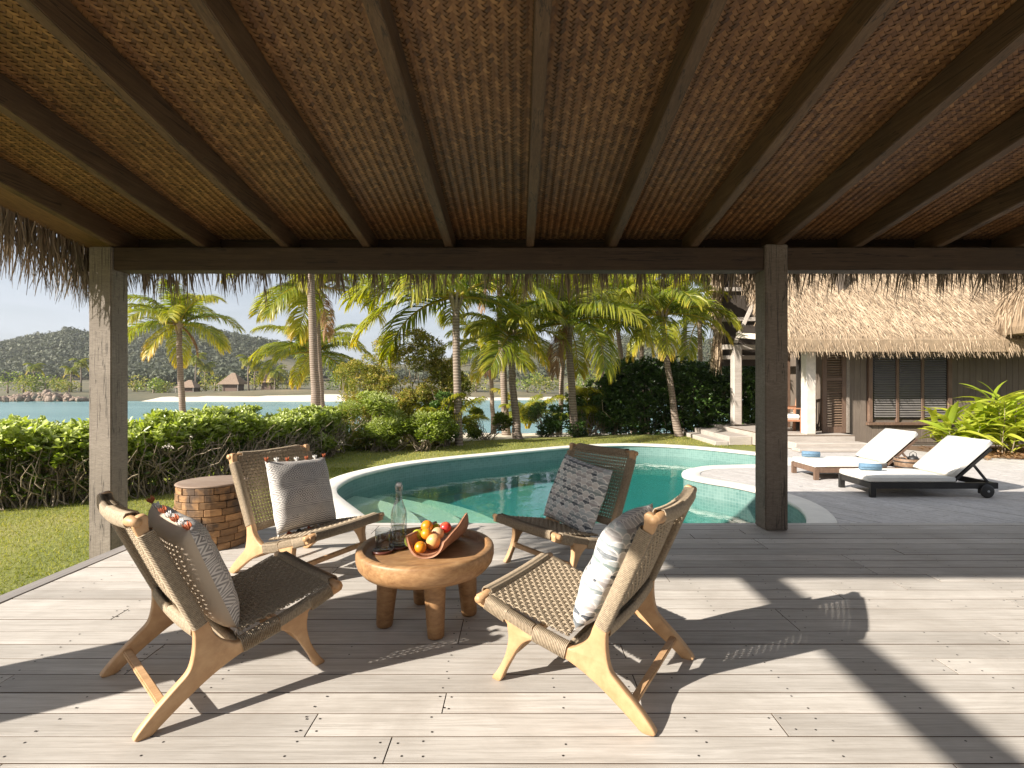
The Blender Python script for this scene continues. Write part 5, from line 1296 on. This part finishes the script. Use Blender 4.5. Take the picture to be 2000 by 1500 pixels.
palm_px(1012, 996, 656, 14.6, .115, 1.9, 'dark trunked palm between the two pool side palms', seed=6, counts=(2, 3, 4, 3, 1, 0))
palm_px(1124, 1111, 632, 15.2, .125, 2.5, 'thick grey palm trunk with drooping fronds behind the pool chair', seed=7, counts=(3, 5, 5, 2, 1, 1))
palm_px(1328, 1294, 615, 15.2, .105, 2.2, 'leaning palm with yellow hanging fronds in front of the dark hedge', seed=8, counts=(2, 3, 3, 1, 0, 0), az0=.7, extra=[('hang', 265, .8), ('hang', 205, .8), ('low', 330, .95), ('mid', 345, 1.0)])
palm_px(1092, 1103, 590, 19.5, .10, 2.6, 'thin palm partly hidden behind the thick grey palm trunk', seed=9, counts=(2, 4, 4, 2, 1, 0))
palm_px(1240, 1204, 610, 21.5, .12, 2.8, 'leaning palm rising from behind the dark hedge, left', seed=10, counts=(2, 4, 4, 2, 1, 0))
palm_px(1262, 1250, 590, 24, .13, 3.0, 'palm rising from behind the middle of the dark hedge', seed=11, counts=(2, 4, 4, 2, 1, 0))
palm_px(1374, 1366, 625, 22, .12, 2.7, 'palm beside the thatched gable behind the dark hedge', seed=12, counts=(2, 4, 4, 2, 1, 0))
palm_px(964, 958, 680, 23, .11, 2.4, 'thin palm near the water right of the ringed palm', seed=13, counts=(3, 4, 5, 4, 1, 1))
palm_px(990, 974, 520, 18, .13, 2.8, 'palm with its crown cut off by the thatch fringe above the pool', seed=14, counts=(3, 5, 5, 4, 2, 1))
palm_px(1180, 1172, 540, 27, .13, 3.3, 'far palm with its crown behind the fringe right of centre', seed=15, counts=(3, 5, 6, 4, 2, 1))
palm_px(1330, 1340, 545, 26, .13, 3.2, 'far palm with its crown behind the fringe near the gable', seed=16, counts=(3, 5, 6, 4, 2, 0))
def young_palm(px, Y, L_, label, seed):
    g = np.random.default_rng(seed); o = empty('young_palm', ((px - CX) / FPX * Y, Y, -.45), 0, label, 'palm', 'young palms without a trunk')
    for i in range(9):
        az = i * 2.4 + g.normal(0, .2); f = link('frond', frond('up' if i < 6 else 'high', int(g.integers(0, 4))), None, o, (math.cos(az) * .06, math.sin(az) * .06, 0), (g.normal(0, .1), g.normal(0, .1), az)); s = L_ * g.uniform(.8, 1.1); f.scale = (s,)*3
young_palm(860, 13.3, 1.7, 'young spiky palm between the olive shrub and ringed trunk', 31)
young_palm(1150, 17.0, 2.0, 'young palm with upright fronds left of the dark hedge', 32)
young_palm(1030, 19.0, 1.8, 'young palm low behind the dark palm trunk', 33)
# ---- broad leaved ginger plants by the villa wall
gl = []
for k in range(5):
    g = np.random.default_rng(50 + k); m = 6; V = []; F = []; T = []
    L_ = .46; w = .075
    for i in range(m + 1):
        f = i / m; x_ = L_ * f; z_ = .10 * math.sin(f * 1.6) - (.10 + .05 * k) * f ** 2; ww = w * .5 * math.sin(math.pi * min(1, .06 + .94 * f)) ** .7 if i < m else .002
        V += [(x_, -ww, z_ + ww * .35), (x_, 0, z_), (x_, ww, z_ + ww * .35)]; T += [.35 + .1 * k + .2 * f] * 3
        if i: b = 3 * (i - 1); F += [(b, b+1, b+4, b+3), (b+1, b+2, b+5, b+4)]
    me = np_mesh('leaf', V, F, np.array(T), True); me.materials.append(M['ginger']); gl.append(me)
def ginger(x, y, h, label, n, seed):
    g = np.random.default_rng(seed); o = empty('ginger_plant', (x, y, PZ - .05), 0, label, 'plant', 'broad leaved plants against the villa wall')
    canes = 9; rt, tp2 = [], []
    for c in range(canes):
        a = g.uniform(0, 6.28); r_ = g.uniform(.05, .28); b = Vector((r_ * math.cos(a), r_ * math.sin(a), 0)); t_ = b + Vector((math.cos(a) * g.uniform(.05, .45), math.sin(a) * g.uniform(.05, .4), h * g.uniform(.6, 1.0)))
        rt.append(b); tp2.append(t_)
        for i in range(n // canes):
            f = .25 + .75 * i / (n // canes); p = b.lerp(t_, f); az = a + (1.6 if i % 2 else -1.4) + g.normal(0, .5)
            l = link('leaf', gl[int(g.integers(0, 5))], None, o, p, (g.normal(0, .3), -g.uniform(.1, 1.1), az)); s = g.uniform(1.1, 1.7); l.scale = (s, s, s)
    link('stem', stems_mesh('stem', rt, tp2, .012, 3, .02), M['stem'], o)
ginger(9.7, 11.2, .95, 'yellow green ginger plant leftmost of three against the wall', 126, 1)
ginger(10.35, 10.9, 1.25, 'tallest yellow green ginger plant with an upright shoot', 144, 2)
ginger(10.95, 10.5, 1.2, 'yellow green ginger plant cut off by the photo edge', 144, 3)
# fallen leaves under the gingers
n = 500; pos = np.stack([rng.uniform(9.2, 11.4, n), rng.uniform(10.2, 11.8, n), np.full(n, PZ + .0) + rng.uniform(0, .05, n)], 1)
me = leaf_mesh('fallen_leaves', pos, rng.normal(0, 1, (n, 3)) * [1, 1, .3], np.array([[0, 0, 1.0]]) + rng.normal(0, .4, (n, 3)), rng.uniform(.08, .2, n), rng.uniform(.03, .06, n), rng.uniform(0, 1, n))
tag(link('fallen_leaves', me, M['dryfrond']), 'dry brown leaves fallen under the ginger plants', 'leaf litter', kind='stuff')
me = MB().add(*tess([[(8.9, 11.9), (9.2, 10.9), (9.9, 10.3), (10.8, 9.9), (14, 9.2), (14, 12.5), (8.9, 12.5)]], PZ - .004)).mesh('soil_bed')
tag(link('soil_bed', me, plain('soil', (.16, .10, .06), .95, .3, 8, bstr=.5)), 'brown soil bed along the villa wall', 'soil bed', kind='structure')
# ---- grass blades on the near lawn and along the coping
def grass(xr, yr, dens, keep, z=GZ):
    n = int((xr[1]-xr[0]) * (yr[1]-yr[0]) * dens); P = np.stack([rng.uniform(*xr, n), rng.uniform(*yr, n), np.full(n, z)], 1); P = P[keep(P)]
    return P
def inside(P, poly_):
    x, y = P[:, 0], P[:, 1]; c = np.zeros(len(P), bool); q = poly_
    for (x0, y0), (x1, y1) in zip(q, np.roll(q, -1, 0)):
        cond = ((y0 > y) != (y1 > y)) & (x < (x1 - x0) * (y - y0) / (y1 - y0 + 1e-12) + x0); c ^= cond
    return c
cop = offset(PC, .27)[::2]
G1_ = grass((-8.5, -2.95), (2.4, 9.5), 1500, lambda P: (P[:, 0] < -2.95) & ~inside(P, cop))
G2_ = grass((-4.5, 6.2), (9, 15.2), 330, lambda P: ~inside(P, cop) & (P[:, 1] < 14.2 + .25 * P[:, 0]) & ~((P[:, 0] > 5.2) & (P[:, 1] < 12.8)))
Pg = np.vstack([G1_, G2_]); n = len(Pg); far_ = Pg[:, 1] > 9
d = np.stack([rng.normal(0, .5, n), rng.normal(0, .5, n), np.ones(n)], 1); d = unit(d)
h = rng.uniform(.018, .042, n) * np.where(far_, 1.2, 1); s_ = unit(np.cross(d, rng.normal(0, 1, (n, 3)))) * np.where(far_, .006, .0032)[:, None]
V = np.zeros((n, 4, 3)); V[:, 0] = Pg - s_; V[:, 1] = Pg + s_; tipd = unit(d + np.stack([rng.normal(0, .5, n), rng.normal(0, .5, n), -.25 * np.ones(n)], 1))
m_ = Pg + d * h[:, None] * .6; V[:, 2] = m_ + tipd * h[:, None] * .5 + s_ * .15; V[:, 3] = m_ + tipd * h[:, None] * .5 - s_ * .15
tn = np.clip(rng.normal(.5, .22, n) + .25 * vnoise(Pg[:, 0], Pg[:, 1], 1.4), 0, 1)
me = np_mesh('grass', V.reshape(-1, 3), np.arange(n)[:, None] * 4 + np.array([0,1,2,3]), np.repeat(tn, 4))
tag(link('grass', me, M['grass']), 'short green grass blades of the garden lawn', 'grass', kind='stuff')
# ---- far shore: wooded hill as one mass, then trees, huts and rocks that can be told apart
def forest():
    g = np.random.default_rng(5); T = []
    N = 20000; Y = g.uniform(175, 415, N); px = np.where(g.random(N) < .75, g.uniform(-260, 720, N), g.uniform(720, 1500, N)); X = (px - CX) / FPX * Y
    Z = hill_h(X, Y)
    t = np.clip((Y - 205) / 195, 0, 1); clear = vnoise(X, Y, .02, 1.3) + .6 * vnoise(X, Y, .07) - .9 * (t < .12) - np.where(px > 380, .1, -.25)
    k = clear > -.28; X, Y, Z = X[k], Y[k], Z[k]; n = len(X)
    hgt = g.uniform(2.6, 5.2, n) * (1 + .35 * (g.random(n) < .1)); rad = hgt * g.uniform(.4, .65, n)
    m = 26
    dv = unit(g.normal(0, 1, (n * m, 3))); r = g.uniform(.35, 1, n * m) ** .5
    P = np.stack([np.repeat(X, m), np.repeat(Y, m), np.repeat(Z + hgt * .62, m)], 1) + dv * r[:, None] * np.stack([np.repeat(rad, m), np.repeat(rad, m), np.repeat(hgt * .42, m)], 1)
    s = np.repeat(rad, m) * g.uniform(.16, .34, n * m)
    nn_ = unit(dv + g.normal(0, .35, (n*m, 3))); a = unit(np.cross(nn_, g.normal(0, 1, (n*m, 3)))); b = np.cross(nn_, a)
    V = np.zeros((n*m, 4, 3)); V[:, 0] = P - a * s[:, None]; V[:, 1] = P + b * s[:, None] * .7; V[:, 2] = P + a * s[:, None]; V[:, 3] = P - b * s[:, None] * .7
    tn = np.clip(np.repeat(g.normal(.45, .16, n), m) + g.normal(0, .1, n*m), 0, 1)
    me = np_mesh('forest', V.reshape(-1, 3), np.arange(n*m)[:, None] * 4 + np.array([0,1,2,3]), np.repeat(tn, 4))
    tag(link('forest', me, M['forest']), 'dense scrub forest covering the far hill', 'forest', kind='stuff')
forest()
def far_tree(px, Y, h, w, label, palmy=False, seed=0, tone=.5):
    g = np.random.default_rng(seed); X = (px - CX) / FPX * Y; z = float(hill_h(np.array([X]), np.array([float(Y)]))[0])
    o = empty('far_palm' if palmy else 'far_tree', (X, Y, z), 0, label, 'tree', 'trees along the far shore')
    if palmy:
        link('trunk', MB().tube([(0, 0, -.3), (g.normal(0, .2), 0, h * .6), (g.normal(0, .3), 0, h)], [.22, .16, .13], 6).mesh('trunk', True), M['trunk'], o)
        n = 15; A = []
        me = frond('mid', 0)
        mb_ = [];
        for i in range(n):
            az = i * 2.4; f = link('frond', frond(('high', 'mid', 'low', 'hang')[i % 4], int(g.integers(0, 4))), None, o, (0, 0, h), (0, 0, az)); s = w * .5 * g.uniform(.9, 1.1); f.scale = (s, s, s * 1.1)
    else:
        link('trunk', MB().tube([(0, 0, -.3), (0, 0, h * .6)], [.25, .12], 6).mesh('trunk', True), M['stem'], o)
        n = 420; nc = 9; C = np.stack([g.uniform(-.4, .4, nc) * w, g.uniform(-.4, .4, nc) * w * .6, g.uniform(.25, .85, nc) * h], 1); ci = g.integers(0, nc, n)
        dv = unit(g.normal(0, 1, (n, 3))); P = C[ci] + dv * (w * .24 * g.uniform(.3, 1, n) ** .5)[:, None] * [1, 1, .7]
        link('crown', leaf_mesh('crown', P, unit(dv + g.normal(0, .7, (n, 3))), g.normal(0, 1, (n, 3)), g.uniform(.5, 1.0, n) * w * .09, g.uniform(.5, 1, n) * w * .05, g.normal(tone, .22, n)), M['shrub'] if seed % 3 else M['hedge'], o)
ft = [(15, 128, 5.5, 6, 0), (45, 126, 4, 7, 0), (68, 130, 6.5, 5, 1), (88, 127, 4.2, 7, 0), (112, 130, 3.6, 6, 0), (140, 129, 5.5, 4.5, 1), (158, 133, 7.5, 5, 1), (135, 122, 2.6, 6, 0),
      (262, 132, 4.0, 7, 0), (300, 126, 3.2, 7, 0), (322, 128, 3.4, 6, 0), (382, 130, 8.5, 6, 1), (402, 132, 6.5, 5.5, 1), (420, 129, 4.2, 7, 0), (440, 134, 5, 7, 0),
      (486, 126, 7.6, 5.5, 1), (498, 128, 6.2, 5, 1), (512, 130, 4.6, 7, 0), (538, 127, 4.4, 6, 1), (560, 129, 4, 7, 0), (585, 127, 5, 7, 0), (665, 130, 5, 8, 0), (740, 128, 5, 8, 0),
      (930, 128, 4.5, 8, 0), (1030, 130, 5, 8, 0), (1065, 127, 4, 8, 0), (1190, 130, 6, 9, 0), (1140, 132, 6, 9, 0)]
ordn = ['first', 'second', 'third', 'fourth', 'fifth', 'sixth', 'seventh', 'eighth', 'ninth', 'tenth', 'eleventh', 'twelfth', 'thirteenth', 'fourteenth', 'fifteenth', 'sixteenth', 'seventeenth', 'eighteenth', 'nineteenth', 'twentieth']
np_, nt_ = 0, 0
for i, (px, Y, h_, w_, pal) in enumerate(ft):
    c = 'palm' if pal else 'bushy tree'; kk = np_ if pal else nt_
    lab = 'small %s on the far shore, %s %s from the left there' % (c, ordn[kk], c.split()[-1])
    if pal: np_ += 1
    else: nt_ += 1
    far_tree(px, Y, h_, w_, lab, bool(pal), 60 + i, .45 + .2 * ((i * 7) % 3) / 2)
def hut(px, Y, w, h, label):
    X = (px - CX) / FPX * Y; z = float(hill_h(np.array([X]), np.array([float(Y)]))[0])
    o = empty('beach_hut', (X, Y, z), 0, label, 'hut', 'thatched huts on the far beach')
    link('wall', MB().box(-w*.32, w*.32, -w*.3, w*.3, -.5, h*.42).mesh('wall'), M['darkwood'], o)
    link('roof', MB().add([(-w*.5,-w*.45,h*.38),(w*.5,-w*.45,h*.38),(w*.5,w*.45,h*.38),(-w*.5,w*.45,h*.38),(-w*.08,0,h),(w*.08,0,h)], [(0,1,5,4),(1,2,5),(2,3,4,5),(3,0,4),(3,2,1,0)]).mesh('roof'), plain('hut_thatch', (.24,.17,.12), .95, .25, 4), o)
    for k in (-1, 1): link('post', MB().tube([(k*w*.42, -w*.4, -.4), (k*w*.42, -w*.4, h*.4)], .09, 6).mesh('post'), M['step'], o)
hut(371, 126, 5.0, 3.0, 'low thatched beach hut behind the slender yellow palm')
hut(456, 128, 5.5, 4.6, 'steep thatched beach hut left of the far palms')
hut(528, 130, 4.5, 4.6, 'thatched beach hut right of the tall far palms')
# rocks at the left shore
def rock_pile():
    o = empty('rock_pile', (-94, 106, -2.3), 0, 'heap of brown shore rocks across the lagoon at left', 'rocks')
    proto = []
    for k in range(5):
        bm = bmesh.new(); bmesh.ops.create_icosphere(bm, subdivisions=2, radius=1)
        for v_ in bm.verts: v_.co *= 1 + .28 * noise.noise(v_.co * 1.3 + Vector((k * 7, 0, 0))); v_.co.z *= .7
        me = bpy.data.meshes.new('rock'); bm.to_mesh(me); bm.free(); me.materials.append(M['rock']); proto.append(me)
    g = np.random.default_rng(8)
    for i in range(150):
        px = g.uniform(-30, 178); Y = 104.5 + g.normal(0, 1.6); X = (px - CX) / FPX * Y
        hump = 1.5 * math.exp(-((px - 80) / 45) ** 2) + .5
        r = link('rock', proto[int(g.integers(0, 5))], None, o, (X, Y, -2.3 + g.uniform(-.1, hump) * .8), tuple(g.uniform(0, 6, 3)), world=True); s = g.uniform(.3, .8); r.scale = (s * 1.3, s, s)
rock_pile()
hz = MB().box(-560, 660, -40, 680, -6.5, 75).mesh('haze'); hm_ = bpy.data.materials.new('haze'); hm_.use_nodes = True; nt_h = hm_.node_tree; nt_h.nodes.clear()
ho = nt_h.nodes.new('ShaderNodeOutputMaterial'); pv_ = nt_h.nodes.new('ShaderNodeVolumePrincipled'); pv_.inputs['Color'].default_value = (.93, .95, .97, 1)
pv_.inputs['Density'].default_value = 0.00024; pv_.inputs['Anisotropy'].default_value = 0.2; nt_h.links.new(pv_.outputs[0], ho.inputs[1])
tag(link('haze', hz, hm_), 'thin sea haze over the lagoon and hill', 'haze', kind='stuff')
# sky dome is the world; nothing else stands beyond the hill
